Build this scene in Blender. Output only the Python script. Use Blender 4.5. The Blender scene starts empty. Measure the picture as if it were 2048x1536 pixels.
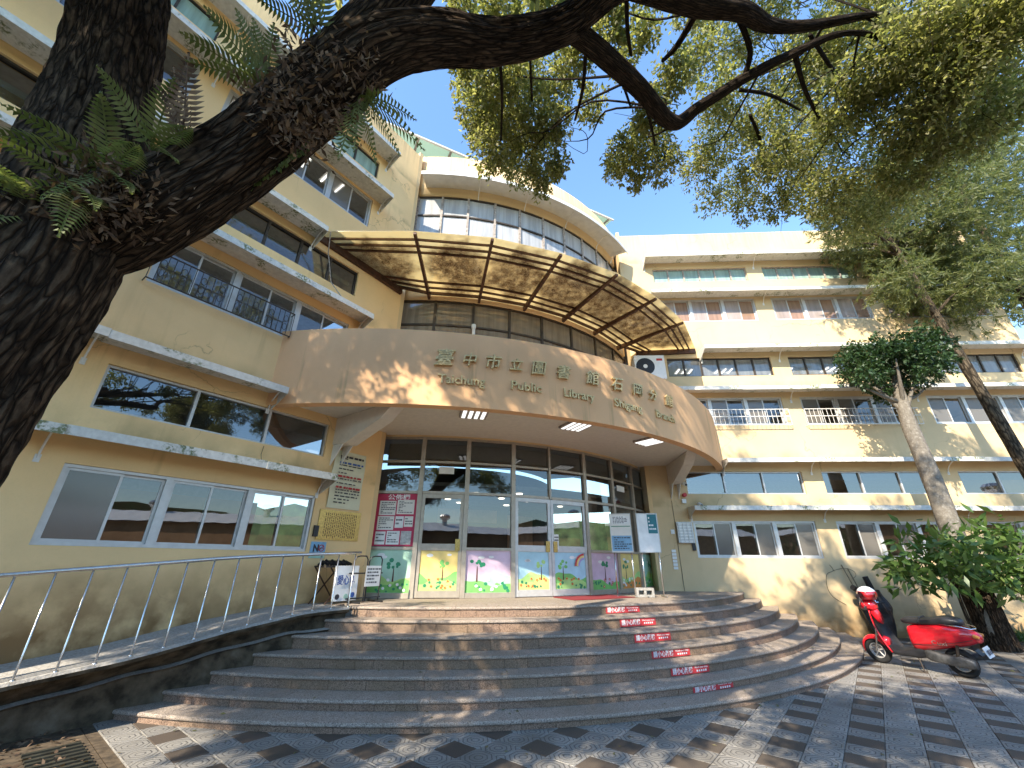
import bpy, math, random
import numpy as np
from mathutils import Vector, Matrix, noise
random.seed(7); rng = np.random.default_rng(7)
R_ = math.radians
S = bpy.context.scene
COL = S.collection
# ------------------------------------------------------------------ camera
FPX, PITCH, ROLL, CAMH = 820.9, R_(23.5), R_(.405), 1.75
F3 = np.array([0, math.cos(PITCH), math.sin(PITCH)])
_u0 = np.array([0, -math.sin(PITCH), math.cos(PITCH)]); _x0 = np.array([1., 0, 0])
R3 = _x0*math.cos(ROLL) + _u0*math.sin(ROLL); U3 = -_x0*math.sin(ROLL) + _u0*math.cos(ROLL)
O3 = np.array([0, 0, CAMH])
cam = bpy.data.objects.new('camera', bpy.data.cameras.new('camera')); COL.objects.link(cam)
cam.data.sensor_fit = 'HORIZONTAL'; cam.data.sensor_width = 36; cam.data.lens = FPX/2048*36
cam.data.clip_start = .05; cam.data.clip_end = 2000
cam.matrix_world = Matrix([[R3[i], U3[i], -F3[i], O3[i]] for i in range(3)] + [[0, 0, 0, 1]])
S.camera = cam
# ------------------------------------------------------------------ world, sun, exposure
SUN_AZ, SUN_EL = 213.0, 37.0          # azimuth clockwise from +Y
w = bpy.data.worlds.new('World'); S.world = w; w.use_nodes = True
nt = w.node_tree; bgn = nt.nodes['Background']
sky = nt.nodes.new('ShaderNodeTexSky'); sky.sky_type = 'NISHITA'; sky.sun_disc = False
sky.sun_elevation = R_(SUN_EL); sky.sun_rotation = R_(SUN_AZ)
sky.air_density = 1.4; sky.dust_density = 0; sky.ozone_density = 6.0
nt.links.new(sky.outputs[0], bgn.inputs[0]); bgn.inputs[1].default_value = .15
sd = bpy.data.lights.new('sun', 'SUN'); sd.energy = 3.6; sd.angle = R_(.53); sd.color = (1, .9, .74)
sun = bpy.data.objects.new('sun', sd); COL.objects.link(sun)
_d = Vector((math.sin(R_(SUN_AZ))*math.cos(R_(SUN_EL)), math.cos(R_(SUN_AZ))*math.cos(R_(SUN_EL)), math.sin(R_(SUN_EL))))
sun.rotation_euler = _d.to_track_quat('Z', 'Y').to_euler(); sun.location = _d*60
S.view_settings.view_transform = 'Standard'; S.view_settings.look = 'None'
S.view_settings.exposure = 1.62; S.view_settings.gamma = 1; S.view_settings.use_curve_mapping = False
S.render.engine = 'CYCLES'
S.cycles.max_bounces = 7; S.cycles.transparent_max_bounces = 12; S.cycles.diffuse_bounces = 4; S.cycles.glossy_bounces = 3
S.cycles.sample_clamp_indirect = 6; S.cycles.caustics_reflective = False; S.cycles.caustics_refractive = False
# ------------------------------------------------------------------ geometry frames (metres; camera stands at x=y=0)
def ray(x, y): return F3*FPX + R3*(x-1024) - U3*(y-768)
def atz(x, y, z): r = ray(x, y); return Vector(O3 + r*(z-CAMH)/r[2])
def atY(x, y, Y): r = ray(x, y); return Vector(O3 + r*Y/r[1])
def atD(x, y, d): r = ray(x, y); return Vector(O3 + r/np.linalg.norm(r)*d)
AL, AR = R_(35.73), R_(2.82)
dL = Vector((math.sin(AL), math.cos(AL), 0)); nL = Vector((dL.y, -dL.x, 0)); CL = -7.927
dR = Vector((math.cos(AR), -math.sin(AR), 0)); nR = Vector((dR.y, -dR.x, 0)); CR = -13.048
UZ = Vector((0, 0, 1))
def LW(s, p, z): return dL*s + nL*(CL+p) + UZ*z
def RW(u, p, z): return dR*u + nR*(CR+p) + UZ*z
Q = Vector((-2.6, 17.7, 0)); QF = Vector((-2.88, 17.77, 0)); QS = Vector((-1.72, 17.31, 0)); RB = 8.1; RF = 10.72
def CY(q, phi, r, z): a = R_(phi); return q + Vector((math.sin(a)*r, -math.cos(a)*r, z))
def hit(q, r, n, c, far):
    """angle at which a circle crosses a wall plane n.P=c"""
    best = None
    for k in range(-900, 1200):
        a = k*.1
        p = CY(q, a, r, 0)
        d = n.dot(p)-c
        if best is None or abs(d) < best[0]:
            if (a < 25) == (not far): best = (abs(d), a)
    return best[1]
# ------------------------------------------------------------------ mesh builder
def crom(pts, k):
    pts = [np.array(p, float) for p in pts]; o = []
    for i in range(len(pts)-1):
        p0, p1, p2, p3 = pts[max(i-1, 0)], pts[i], pts[i+1], pts[min(i+2, len(pts)-1)]
        for j in range(k):
            t_ = j/k; o.append(.5*((2*p1)+(-p0+p2)*t_+(2*p0-5*p1+4*p2-p3)*t_**2+(-p0+3*p1-3*p2+p3)*t_**3))
    o.append(pts[-1]); return o
class MB:
    def __init__(s): s.v = []; s.f = []; s.m = []; s.mi = 0
    def face(s, pts):
        b = len(s.v); s.v += [tuple(p) for p in pts]; s.f.append(tuple(range(b, b+len(pts)))); s.m.append(s.mi)
    def hexa(s, p):
        b = len(s.v); s.v += [tuple(q) for q in p]
        for f in ((0, 3, 2, 1), (4, 5, 6, 7), (0, 1, 5, 4), (1, 2, 6, 5), (2, 3, 7, 6), (3, 0, 4, 7)):
            s.f.append(tuple(b+i for i in f)); s.m.append(s.mi)
    def fbox(s, F, a0, a1, p0, p1, z0, z1):
        s.hexa([F(a0, p0, z0), F(a1, p0, z0), F(a1, p1, z0), F(a0, p1, z0), F(a0, p0, z1), F(a1, p0, z1), F(a1, p1, z1), F(a0, p1, z1)])
    def box(s, c, hx, hy, hz, M=None):
        pts = [Vector((x*hx, y*hy, z*hz)) for z in (-1, 1) for x, y in ((-1, -1), (1, -1), (1, 1), (-1, 1))]
        if M is not None: pts = [M @ p for p in pts]
        s.hexa([Vector(c)+p for p in pts])
    def arc(s, q, r0, r1, a0, a1, z0, z1, n, z0b=None, z1b=None):
        """curved bar between radii r0<r1; z at the inner radius may differ (z0b, z1b)"""
        z0b = z0 if z0b is None else z0b; z1b = z1 if z1b is None else z1b
        b = len(s.v)
        for i in range(n+1):
            a = a0+(a1-a0)*i/n
            s.v += [tuple(CY(q, a, r0, z0b)), tuple(CY(q, a, r1, z0)), tuple(CY(q, a, r1, z1)), tuple(CY(q, a, r0, z1b))]
        for i in range(n):
            k = b+4*i
            for j in range(4):
                s.f.append((k+j, k+4+j, k+4+(j+1) % 4, k+(j+1) % 4)); s.m.append(s.mi)
        s.f.append((b, b+1, b+2, b+3)); s.m.append(s.mi)
        k = b+4*n; s.f.append((k+3, k+2, k+1, k)); s.m.append(s.mi)
    def tube(s, pts, r, n=8, cap=True):
        pts = [Vector(p) for p in pts]; m = len(pts)
        rr = r if isinstance(r, (list, tuple)) else [r]*m
        up = None; b = len(s.v)
        for i, p in enumerate(pts):
            t = (pts[min(i+1, m-1)]-pts[max(i-1, 0)]).normalized()
            if up is None:
                up = t.orthogonal().normalized()
            up = (up-t*up.dot(t)).normalized(); sd_ = t.cross(up)
            for j in range(n):
                a = 2*math.pi*j/n
                s.v.append(tuple(p+(up*math.cos(a)+sd_*math.sin(a))*rr[i]))
        for i in range(m-1):
            for j in range(n):
                k = b+i*n
                s.f.append((k+j, k+(j+1) % n, k+n+(j+1) % n, k+n+j)); s.m.append(s.mi)
        if cap:
            s.f.append(tuple(b+j for j in reversed(range(n)))); s.m.append(s.mi)
            s.f.append(tuple(b+(m-1)*n+j for j in range(n))); s.m.append(s.mi)
    def loft(s, secs, cap=True):
        b = len(s.v); n = len(secs[0])
        for c in secs: s.v += [tuple(p) for p in c]
        for i in range(len(secs)-1):
            for j in range(n):
                k = b+i*n
                s.f.append((k+j, k+(j+1) % n, k+n+(j+1) % n, k+n+j)); s.m.append(s.mi)
        if cap:
            s.f.append(tuple(b+j for j in reversed(range(n)))); s.m.append(s.mi)
            s.f.append(tuple(b+(len(secs)-1)*n+j for j in range(n))); s.m.append(s.mi)
    def prism(s, poly, vec):
        n = len(poly); b = len(s.v)
        s.v += [tuple(Vector(p)) for p in poly] + [tuple(Vector(p)+Vector(vec)) for p in poly]
        s.f.append(tuple(range(b+n-1, b-1, -1))); s.m.append(s.mi); s.f.append(tuple(range(b+n, b+2*n))); s.m.append(s.mi)
        for i in range(n):
            j = (i+1) % n
            s.f.append((b+i, b+j, b+n+j, b+n+i)); s.m.append(s.mi)
    def mesh(s, name, mats, smooth=False):
        me = bpy.data.meshes.new(name); me.from_pydata(s.v, [], s.f)
        for mt in (mats if isinstance(mats, (list, tuple)) else [mats]): me.materials.append(M[mt])
        if max(s.m, default=0): me.polygons.foreach_set('material_index', s.m)
        if smooth: me.polygons.foreach_set('use_smooth', [True]*len(s.f))
        me.update(); return me
    def build(s, name, mats, parent=None, smooth=False):
        return link(bpy.data.objects.new(name, s.mesh(name, mats, smooth)), parent)
def link(o, parent=None):
    COL.objects.link(o)
    if parent is not None:
        o.parent = parent
        if parent.type == 'EMPTY': o.matrix_parent_inverse = Matrix.Translation(-parent.location)
    return o
def tag(o, label=None, cat=None, group=None, kind=None):
    if label: o['label'] = label
    if cat: o['category'] = cat
    if group: o['group'] = group
    if kind: o['kind'] = kind
    return o
def thing(name, label, cat, loc=(0, 0, 0), group=None):
    o = bpy.data.objects.new(name, None); o.location = loc; o.empty_display_size = .1
    COL.objects.link(o); return tag(o, label, cat, group)
def npmesh(name, V, Fq, mats, parent=None, attr=None, smooth=False):
    """big meshes from numpy quads/tris"""
    me = bpy.data.meshes.new(name); k = Fq.shape[1]
    me.vertices.add(len(V)); me.vertices.foreach_set('co', V.astype(np.float32).ravel())
    me.loops.add(Fq.size); me.loops.foreach_set('vertex_index', Fq.astype(np.int32).ravel())
    me.polygons.add(len(Fq)); me.polygons.foreach_set('loop_start', np.arange(0, Fq.size, k, dtype=np.int32))
    me.polygons.foreach_set('loop_total', np.full(len(Fq), k, dtype=np.int32))
    for mt in (mats if isinstance(mats, (list, tuple)) else [mats]): me.materials.append(M[mt])
    me.update(calc_edges=True)
    return link(bpy.data.objects.new(name, me), parent)
# ------------------------------------------------------------------ materials
M = {}
class NT:
    def __init__(s, name):
        m = bpy.data.materials.new(name); m.use_nodes = True; M[name] = m; s.m = m; s.t = m.node_tree
        s.b = s.t.nodes['Principled BSDF']; s.co = None
    def n(s, ty, **kw):
        o = s.t.nodes.new('ShaderNode'+ty)
        for k, v in kw.items(): setattr(o, k, v)
        return o
    def l(s, a, b): s.t.links.new(a, b)
    def coord(s, scale=(1, 1, 1), kind='Object', rot=(0, 0, 0)):
        if s.co is None: s.co = s.n('TexCoord')
        mp = s.n('Mapping'); mp.inputs['Scale'].default_value = scale; mp.inputs['Rotation'].default_value = rot
        s.l(s.co.outputs[kind], mp.inputs[0]); return mp.outputs[0]
    def noise(s, scale, detail=3, vec=None, rough=.55):
        o = s.n('TexNoise'); o.inputs['Scale'].default_value = scale; o.inputs['Detail'].default_value = detail; o.inputs['Roughness'].default_value = rough
        s.l(vec if vec is not None else s.coord(), o.inputs['Vector']); return o.outputs[0]
    def ramp(s, fac, stops):
        r = s.n('ValToRGB'); e = r.color_ramp.elements
        while len(e) < len(stops): e.new(.5)
        for k, (p, c) in enumerate(stops): e[k].position = p; e[k].color = (*c, 1) if len(c) == 3 else c
        s.l(fac, r.inputs[0]); return r.outputs[0]
    def val(s, fac, a, b): return s.ramp(fac, [(a, (0, 0, 0)), (b, (1, 1, 1))])
    def mix(s, fac, a, b, mode='MIX'):
        o = s.n('MixRGB', blend_type=mode)
        for i, x in ((0, fac), (1, a), (2, b)):
            if hasattr(x, 'links'): s.l(x, o.inputs[i])
            else: o.inputs[i].default_value = x if i == 0 else (*x, 1)
        return o.outputs[0]
    def math(s, op, a, b=0.):
        o = s.n('Math', operation=op)
        for i, x in enumerate((a, b)):
            if hasattr(x, 'links'): s.l(x, o.inputs[i])
            else: o.inputs[i].default_value = x
        return o.outputs[0]
    def sep(s, vec=None):
        o = s.n('SeparateXYZ'); s.l(vec if vec is not None else s.coord(), o.inputs[0]); return o.outputs
    def bump(s, h, strength=.3, dist=.01):
        o = s.n('Bump'); o.inputs['Strength'].default_value = strength; o.inputs['Distance'].default_value = dist
        s.l(h, o.inputs['Height']); s.l(o.outputs[0], s.b.inputs['Normal'])
    def out(s, col, rough=.7, metal=0., spec=.4):
        if hasattr(col, 'links'): s.l(col, s.b.inputs['Base Color'])
        else: s.b.inputs['Base Color'].default_value = (*col, 1)
        if hasattr(rough, 'links'): s.l(rough, s.b.inputs['Roughness'])
        else: s.b.inputs['Roughness'].default_value = rough
        s.b.inputs['Metallic'].default_value = metal; s.b.inputs['Specular IOR Level'].default_value = spec
        return s
def plain(name, col, rough=.6, metal=0., var=.12, scale=9, bump=.1, spec=.4):
    t = NT(name); nz = t.noise(scale, 4)
    a = tuple(c*(1-var) for c in col); b = tuple(min(1, c*(1+var)) for c in col)
    t.out(t.ramp(nz, [(.3, a), (.7, b)]), rough, metal, spec)
    if bump: t.bump(t.noise(scale*9, 3), bump, .004)
    return t
def emis(name, col, st):
    t = NT(name); t.out((0, 0, 0)); t.b.inputs['Emission Color'].default_value = (*col, 1); t.b.inputs['Emission Strength'].default_value = st
# painted plaster of the walls, with rain streaks and a brown tide mark low down
def plaster(name, base, streak, dirt_low=None, top_streak=True, amt=.55):
    t = NT(name)
    c = t.mix(t.val(t.noise(.7, 5), .35, .7), tuple(x*.9 for x in base), tuple(min(1, x*1.06) for x in base))
    c = t.mix(t.math('MULTIPLY', t.val(t.noise(45, 3), .5, .8), .18), c, tuple(x*.75 for x in base))
    st = t.val(t.noise(1.0, 4, t.coord((5, 5, .35))), .56, .78)
    blot = t.val(t.noise(.55, 3), .45, .7)
    c = t.mix(t.math('MULTIPLY', t.math('MULTIPLY', st, blot), amt), c, streak)
    z = t.sep()[2]
    if dirt_low:
        stops = []
        for za in (3.31, 4.69, 7.05, 8.55, 10.87, 12.51): stops += [((za-.03)/14.5, (0, 0, 0)), (za/14.5, (1, 1, 1)), ((za+.42)/14.5, (0, 0, 0))]
        led = t.math('MULTIPLY', t.ramp(t.math('DIVIDE', z, 14.5), stops), t.val(t.noise(1.7, 5), .40, .66))
        c = t.mix(t.math('MULTIPLY', led, .62), c, (.20, .155, .07))
        cv = t.n('TexVoronoi', feature='DISTANCE_TO_EDGE'); cv.inputs['Scale'].default_value = .42; wn = t.n('VectorMath', operation='ADD'); t.l(t.coord(), wn.inputs[0]); wt = t.n('TexNoise'); wt.inputs['Scale'].default_value = 1.6; wt.inputs['Detail'].default_value = 6; t.l(t.coord(), wt.inputs['Vector']); t.l(wt.outputs['Color'], wn.inputs[1]); t.l(wn.outputs[0], cv.inputs['Vector'])
        ck = t.math('MULTIPLY', t.math('SUBTRACT', 1., t.val(cv.outputs['Distance'], .0, .0045)), t.val(t.noise(.5, 2), .5, .58)); c = t.mix(t.math('MULTIPLY', ck, .55), c, (.22, .15, .08))
    if dirt_low:
        mr = t.n('MapRange'); mr.inputs[1].default_value = dirt_low[0]; mr.inputs[2].default_value = dirt_low[1]; mr.inputs[3].default_value = 0; mr.inputs[4].default_value = 1
        wob = t.math('ADD', z, t.math('MULTIPLY', t.math('SUBTRACT', t.noise(1.6, 4), .5), .8)); t.l(wob, mr.inputs[0])
        c = t.mix(t.math('MULTIPLY', mr.outputs[0], t.val(t.noise(3, 5), .12, .55)), c, (.25, .145, .06))
    if top_streak:
        mr = t.n('MapRange'); mr.inputs[1].default_value = 12.9; mr.inputs[2].default_value = 14.1; t.l(z, mr.inputs[0])
        s2 = t.val(t.noise(1.6, 5, t.coord((7, 7, .5))), .45, .72)
        c = t.mix(t.math('MULTIPLY', t.math('MULTIPLY', mr.outputs[0], s2), .6), c, (.42, .25, .14))
    t.out(c, .85, spec=.25); t.bump(t.noise(90, 4), .25, .004); return t
plaster('wall_left', (.88, .605, .30), (.36, .24, .11), (1.75, .85))
plaster('wall_right', (.69, .515, .295), (.44, .34, .18), (.9, .1))
plaster('wall_bay', (.72, .52, .28), (.40, .28, .14))
plaster('fascia_paint', (.86, .51, .265), (.27, .20, .09), top_streak=False, amt=.95)
plain('soffit_white', (.74, .66, .56), .8, var=.06, bump=.05)
plain('reveal', (.50, .38, .19), .85, bump=.05)
# sheet metal awnings with lichen
t = NT('awning_metal'); z = t.noise(3.2, 6); lich = t.val(t.noise(2.2, 6, None, .65), .53, .60)
c = t.mix(t.val(t.noise(14, 4), .3, .75), (.56, .54, .49), (.74, .72, .66))
c = t.mix(t.math('MULTIPLY', lich, t.val(t.noise(26, 3), .42, .56)), c, (.17, .19, .09)); t.out(c, .55); t.bump(t.noise(60, 3), .2, .004)
plain('awning_clean', (.68, .68, .66), .5, var=.08, scale=5)
plain('aluminium', (.56, .55, .53), .42, .35, .08)
plain('aluminium_warm', (.42, .37, .30), .45, .4, .1)
plain('dark_frame', (.055, .042, .032), .5, .1, .3)
plain('worn_frame', (.34, .29, .25), .7, 0, .45, 14)
plain('brown_steel', (.075, .035, .022), .55, .2, .4, 12)
plain('white_paint', (.76, .74, .70), .5, var=.05)
plain('white_plastic', (.80, .80, .78), .45, var=.04, bump=0)
plain('black_plastic', (.018, .018, .02), .4, var=.2, bump=.05)
plain('black_rubber', (.02, .02, .02), .8, var=.2, bump=.2)
plain('steel', (.62, .61, .59), .25, .95, .08, 18, .04)
plain('chrome', (.8, .8, .8), .12, 1., .03, 20, 0)
plain('brass', (.46, .31, .10), .35, .85, .25, 30, .15)
plain('letter_metal', (.72, .53, .25), .45, .2, .3, 25, .2)
plain('concrete', (.33, .30, .26), .9, var=.25, scale=6, bump=.4)
plain('concrete_block', (.30, .29, .27), .95, var=.3, scale=30, bump=.5)
plain('interior_wall', (.42, .36, .30), .9, bump=0)
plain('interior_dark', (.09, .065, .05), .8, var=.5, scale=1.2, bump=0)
plain('interior_ceiling', (.62, .60, .56), .9, bump=0)
plain('blind', (.62, .63, .58), .85, var=.06, bump=0)
plain('blind_green', (.50, .66, .56), .8, var=.08, scale=3, bump=0)
plain('curtain', (.58, .34, .22), .9, var=.25, scale=3, bump=0)
plain('paper', (.78, .76, .70), .8, var=.03, bump=0)
plain('paper_cream', (.66, .64, .46), .7, var=.03, bump=0)
plain('ink', (.05, .05, .06), .8, bump=0); plain('ink_red', (.45, .05, .05), .8, bump=0); plain('ink_blue', (.05, .12, .38), .8, bump=0)
plain('poster_red', (.52, .04, .10), .6, bump=0); plain('poster_grey', (.5, .5, .48), .7, var=.3, scale=20, bump=0)
plain('teal_print', (.03, .17, .20), .5, bump=0); plain('blue_print', (.22, .42, .60), .6, bump=0)
plain('sticker_red', (.55, .045, .05), .5, var=.1, bump=0); plain('mat_red', (.22, .025, .03), .95, var=.2, scale=50, bump=.5)
plain('scooter_red', (.62, .012, .022), .16, 0, .04, 6, 0, .6); M['scooter_red'].node_tree.nodes['Principled BSDF'].inputs['Coat Weight'].default_value = .6
plain('engine_grey', (.10, .10, .10), .5, .5, .3, 20, .3)
plain('vinyl', (.022, .022, .024), .35, 0, .2, 40, .3)
plain('tarp', (.014, .015, .018), .38, 0, .3, 12, .5)
plain('bamboo', (.24, .17, .09), .6, var=.3, scale=20)
plain('shed_wall', (.30, .17, .09), .85); plain('shed_roof', (.80, .80, .78), .6); plain('soil', (.09, .065, .04), 1, var=.5, scale=14, bump=.8)
plain('grate_iron', (.05, .048, .035), .7, .4, .4)
plain('asphalt', (.07, .068, .065), .9, var=.25, scale=30, bump=.4)
for nm, c in (('pr_sky', (.42, .66, .76)), ('pr_green', (.20, .52, .14)), ('pr_dgreen', (.03, .24, .12)), ('pr_yellow', (.80, .62, .22)), ('pr_orange', (.75, .28, .07)), ('pr_pink', (.66, .50, .62)), ('pr_white', (.8, .8, .78)), ('pr_brown', (.10, .05, .03)), ('pr_lime', (.42, .66, .22)), ('pr_red', (.55, .06, .06)), ('pr_mint', (.42, .64, .50)), ('pr_violet', (.40, .35, .62))):
    plain(nm, c, .35, var=.12, scale=4, bump=0)
emis('lamp_white', (1, .98, .94), .5); emis('lamp_down', (1, .9, .72), 2.5)
emis('lamp_inside', (1, .97, .9), 1.6)
# glass: clear or filmed pane = tinted transparency + mirror by Fresnel
def glass(name, tint, ior=1.75, rough=.01):
    t = NT(name); tr = t.n('BsdfTransparent'); tr.inputs[0].default_value = (*tint, 1)
    gl = t.n('BsdfGlossy'); gl.inputs['Roughness'].default_value = rough; gl.inputs[0].default_value = (.95, .97, 1, 1)
    fr = t.n('Fresnel'); fr.inputs[0].default_value = ior; mx = t.n('MixShader')
    wv = t.n('Bump'); wv.inputs['Strength'].default_value = .012; wv.inputs['Distance'].default_value = .05; t.l(t.noise(.9, 2), wv.inputs['Height'])
    t.l(wv.outputs[0], gl.inputs['Normal']); t.l(wv.outputs[0], fr.inputs['Normal'])
    t.l(fr.outputs[0], mx.inputs[0]); t.l(tr.outputs[0], mx.inputs[1]); t.l(gl.outputs[0], mx.inputs[2])
    t.l(mx.outputs[0], t.t.nodes['Material Output'].inputs[0])
glass('glass', (.55, .57, .56), 1.9); glass('glass_film', (.34, .36, .37), 2.3); glass('glass_clear', (.82, .84, .82), 1.6)
# fly screen: grey mesh, half see-through
t = NT('screen'); tr = t.n('BsdfTransparent'); df = t.n('BsdfDiffuse'); df.inputs[0].default_value = (.20, .185, .165, 1); mx = t.n('MixShader'); mx.inputs[0].default_value = .72
gl = t.n('BsdfGlossy'); gl.inputs['Roughness'].default_value = .12; m2 = t.n('MixShader'); m2.inputs[0].default_value = .06
t.l(tr.outputs[0], mx.inputs[1]); t.l(df.outputs[0], mx.inputs[2]); t.l(mx.outputs[0], m2.inputs[1]); t.l(gl.outputs[0], m2.inputs[2]); t.l(m2.outputs[0], t.t.nodes['Material Output'].inputs[0])
def film(name, col, op, ior=1.6):
    t = NT(name); tr = t.n('BsdfTransparent'); tr.inputs[0].default_value = (.75, .75, .75, 1); df = t.n('BsdfDiffuse'); t.l(t.ramp(t.noise(1.0, 4, t.coord((9, 9, .7))), [(.35, tuple(c*.72 for c in col)), (.65, col)]), df.inputs[0])
    mx = t.n('MixShader'); mx.inputs[0].default_value = op; gl = t.n('BsdfGlossy'); gl.inputs['Roughness'].default_value = .02; fr = t.n('Fresnel'); fr.inputs[0].default_value = ior; m2 = t.n('MixShader')
    t.l(tr.outputs[0], mx.inputs[1]); t.l(df.outputs[0], mx.inputs[2]); t.l(fr.outputs[0], m2.inputs[0]); t.l(mx.outputs[0], m2.inputs[1]); t.l(gl.outputs[0], m2.inputs[2]); t.l(m2.outputs[0], t.t.nodes['Material Output'].inputs[0])
film('film_white', (.62, .62, .62), .78); film('film_beige', (.40, .33, .25), .7, 1.8); film('film_green', (.40, .56, .49), .8); film('film_pink', (.50, .41, .37), .8); film('film_peach', (.50, .31, .21), .7); film('film_grey', (.36, .37, .36), .55, 1.9)
# dirty amber polycarbonate
t = NT('polycarbonate'); gx, gy, _g = t.sep(t.coord(kind='Generated')); cen = t.math('MULTIPLY', t.math('SUBTRACT', 1., t.math('ABSOLUTE', t.math('SUBTRACT', t.math('MULTIPLY', gx, 2.), 1.))), t.math('SUBTRACT', 1., t.math('ABSOLUTE', t.math('SUBTRACT', t.math('MULTIPLY', gy, 2.), 1.))))
dirt = t.math('MULTIPLY', t.val(t.math('ADD', cen, t.math('MULTIPLY', t.math('SUBTRACT', t.noise(1.5, 4), .5), .9)), .10, .42), t.mix(.5, t.val(t.noise(5, 6, None, .65), .32, .62), t.val(t.noise(30, 5, None, .7), .35, .6)))
c = t.mix(dirt, (.84, .75, .52), (.14, .078, .032)); tr = t.n('BsdfTranslucent'); t.l(c, tr.inputs[0]); tp = t.n('BsdfTransparent'); t.l(c, tp.inputs[0])
gl = t.n('BsdfGlossy'); gl.inputs['Roughness'].default_value = .12; a = t.n('MixShader'); a.inputs[0].default_value = .6; b2 = t.n('MixShader'); b2.inputs[0].default_value = .08
df = t.n('BsdfDiffuse'); t.l(c, df.inputs[0]); a2 = t.n('MixShader'); t.l(t.math('ADD', t.math('MULTIPLY', dirt, .5), .15), a2.inputs[0])
t.l(tr.outputs[0], a.inputs[1]); t.l(tp.outputs[0], a.inputs[2]); t.l(a.outputs[0], a2.inputs[1]); t.l(df.outputs[0], a2.inputs[2]); t.l(a2.outputs[0], b2.inputs[1]); t.l(gl.outputs[0], b2.inputs[2]); t.l(b2.outputs[0], t.t.nodes['Material Output'].inputs[0])
t = NT('poly_green'); tr = t.n('BsdfTranslucent'); tr.inputs[0].default_value = (.62, .74, .62, 1); df = t.n('BsdfDiffuse'); df.inputs[0].default_value = (.62, .72, .62, 1); a = t.n('MixShader'); a.inputs[0].default_value = .5
t.l(tr.outputs[0], a.inputs[1]); t.l(df.outputs[0], a.inputs[2]); t.l(a.outputs[0], t.t.nodes['Material Output'].inputs[0])
# granite
def granite(name, a, b, c_, stain=.3):
    t = NT(name); v = t.n('TexVoronoi'); v.inputs['Scale'].default_value = 150; t.l(t.coord(), v.inputs['Vector'])
    sp = t.sep(v.outputs['Color'])[0]
    col = t.ramp(sp, [(.0, c_), (.22, a), (.55, b), (.9, tuple(min(1, x*1.35) for x in b))])
    col = t.mix(t.math('MULTIPLY', t.val(t.noise(.9, 5), .42, .7), stain), col, (.17, .12, .06))
    oi = t.n('ObjectInfo'); col = t.mix(t.math('MULTIPLY', oi.outputs['Random'], .22), col, tuple(x*.5 for x in a), 'MIX')
    t.out(col, .72); t.bump(sp, .25, .002)
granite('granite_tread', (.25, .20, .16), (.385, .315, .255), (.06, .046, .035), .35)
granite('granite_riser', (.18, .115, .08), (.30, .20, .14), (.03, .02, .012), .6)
# pavers: concentric octagon relief
def paver(name, col, relief):
    t = NT(name); x, y, _ = t.sep(t.coord())
    ax = t.math('ABSOLUTE', x); ay = t.math('ABSOLUTE', y)
    d = t.math('MAXIMUM', t.math('MAXIMUM', ax, ay), t.math('MULTIPLY', t.math('ADD', ax, ay), .7071))
    fr = t.math('FRACT', t.math('MULTIPLY', d, 22.0)); grv = t.val(fr, .72, .82)
    cr = t.ramp(t.noise(140, 2), [(.3, tuple(c*.55 for c in col)), (.5, col), (.72, tuple(min(1, c*1.45) for c in col))])
    oi = t.n('ObjectInfo'); cr = t.mix(t.math('MULTIPLY', oi.outputs['Random'], .45), cr, tuple(c*.5 for c in col)); gp = t.n('NewGeometry'); st_n = t.n('TexNoise'); st_n.inputs['Scale'].default_value = 1.4; st_n.inputs['Detail'].default_value = 6; t.l(gp.outputs['Position'], st_n.inputs['Vector']); cr = t.mix(t.math('MULTIPLY', t.val(st_n.outputs[0], .48, .68), .5), cr, (.075, .06, .042))
    if relief: cr = t.mix(t.math('MULTIPLY', grv, .75), cr, tuple(c*.22 for c in col))
    t.out(cr, .85); t.bump(t.math('SUBTRACT', t.math('MULTIPLY', t.noise(120, 3), .3), t.math('MULTIPLY', grv, 1. if relief else 0.)), .6, .006)
paver('paver_light', (.30, .28, .25), True); paver('paver_dark', (.105, .08, .06), False)
# bark, leaves
def bark(name, a, b, sc=(9, 1.3), st=1., ridge=.5, cc=.35):
    t = NT(name); uv = t.coord((sc[0], sc[1], 1), 'UV'); n0 = t.noise(1.3, 3, uv)
    dis = t.n('VectorMath', operation='ADD'); t.l(uv, dis.inputs[0]); sc_ = t.n('VectorMath', operation='SCALE'); nn = t.n('TexNoise'); nn.inputs['Scale'].default_value = 2.; t.l(uv, nn.inputs['Vector']); t.l(nn.outputs['Color'], sc_.inputs[0]); sc_.inputs['Scale'].default_value = .55; t.l(sc_.outputs[0], dis.inputs[1])
    v = t.n('TexVoronoi', feature='DISTANCE_TO_EDGE'); v.inputs['Scale'].default_value = 2.1; t.l(dis.outputs[0], v.inputs['Vector'])
    crack = t.val(v.outputs['Distance'], .0, .22); n2 = t.noise(24, 4); n3 = t.noise(2.6, 5, uv)
    col = t.mix(crack, tuple(x*cc for x in a), t.ramp(n3, [(.34, a), (.66, b)])); col = t.mix(t.math('MULTIPLY', t.val(n2, .45, .7), .45), col, tuple(x*.6 for x in a))
    t.out(col, .95, spec=.15); t.bump(t.math('ADD', t.math('MULTIPLY', crack, ridge), t.math('ADD', t.math('MULTIPLY', n3, .5), t.math('MULTIPLY', n2, .22))), st, .035)
bark('bark_dark', (.026, .017, .011), (.115, .08, .052), (24, 2.4), 1.); bark('bark_pale', (.15, .13, .105), (.30, .27, .23), (6, 4), .25, .0, 1.25); bark('bark_mid', (.05, .038, .026), (.17, .13, .085), (6, 1.5), .6)
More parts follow.
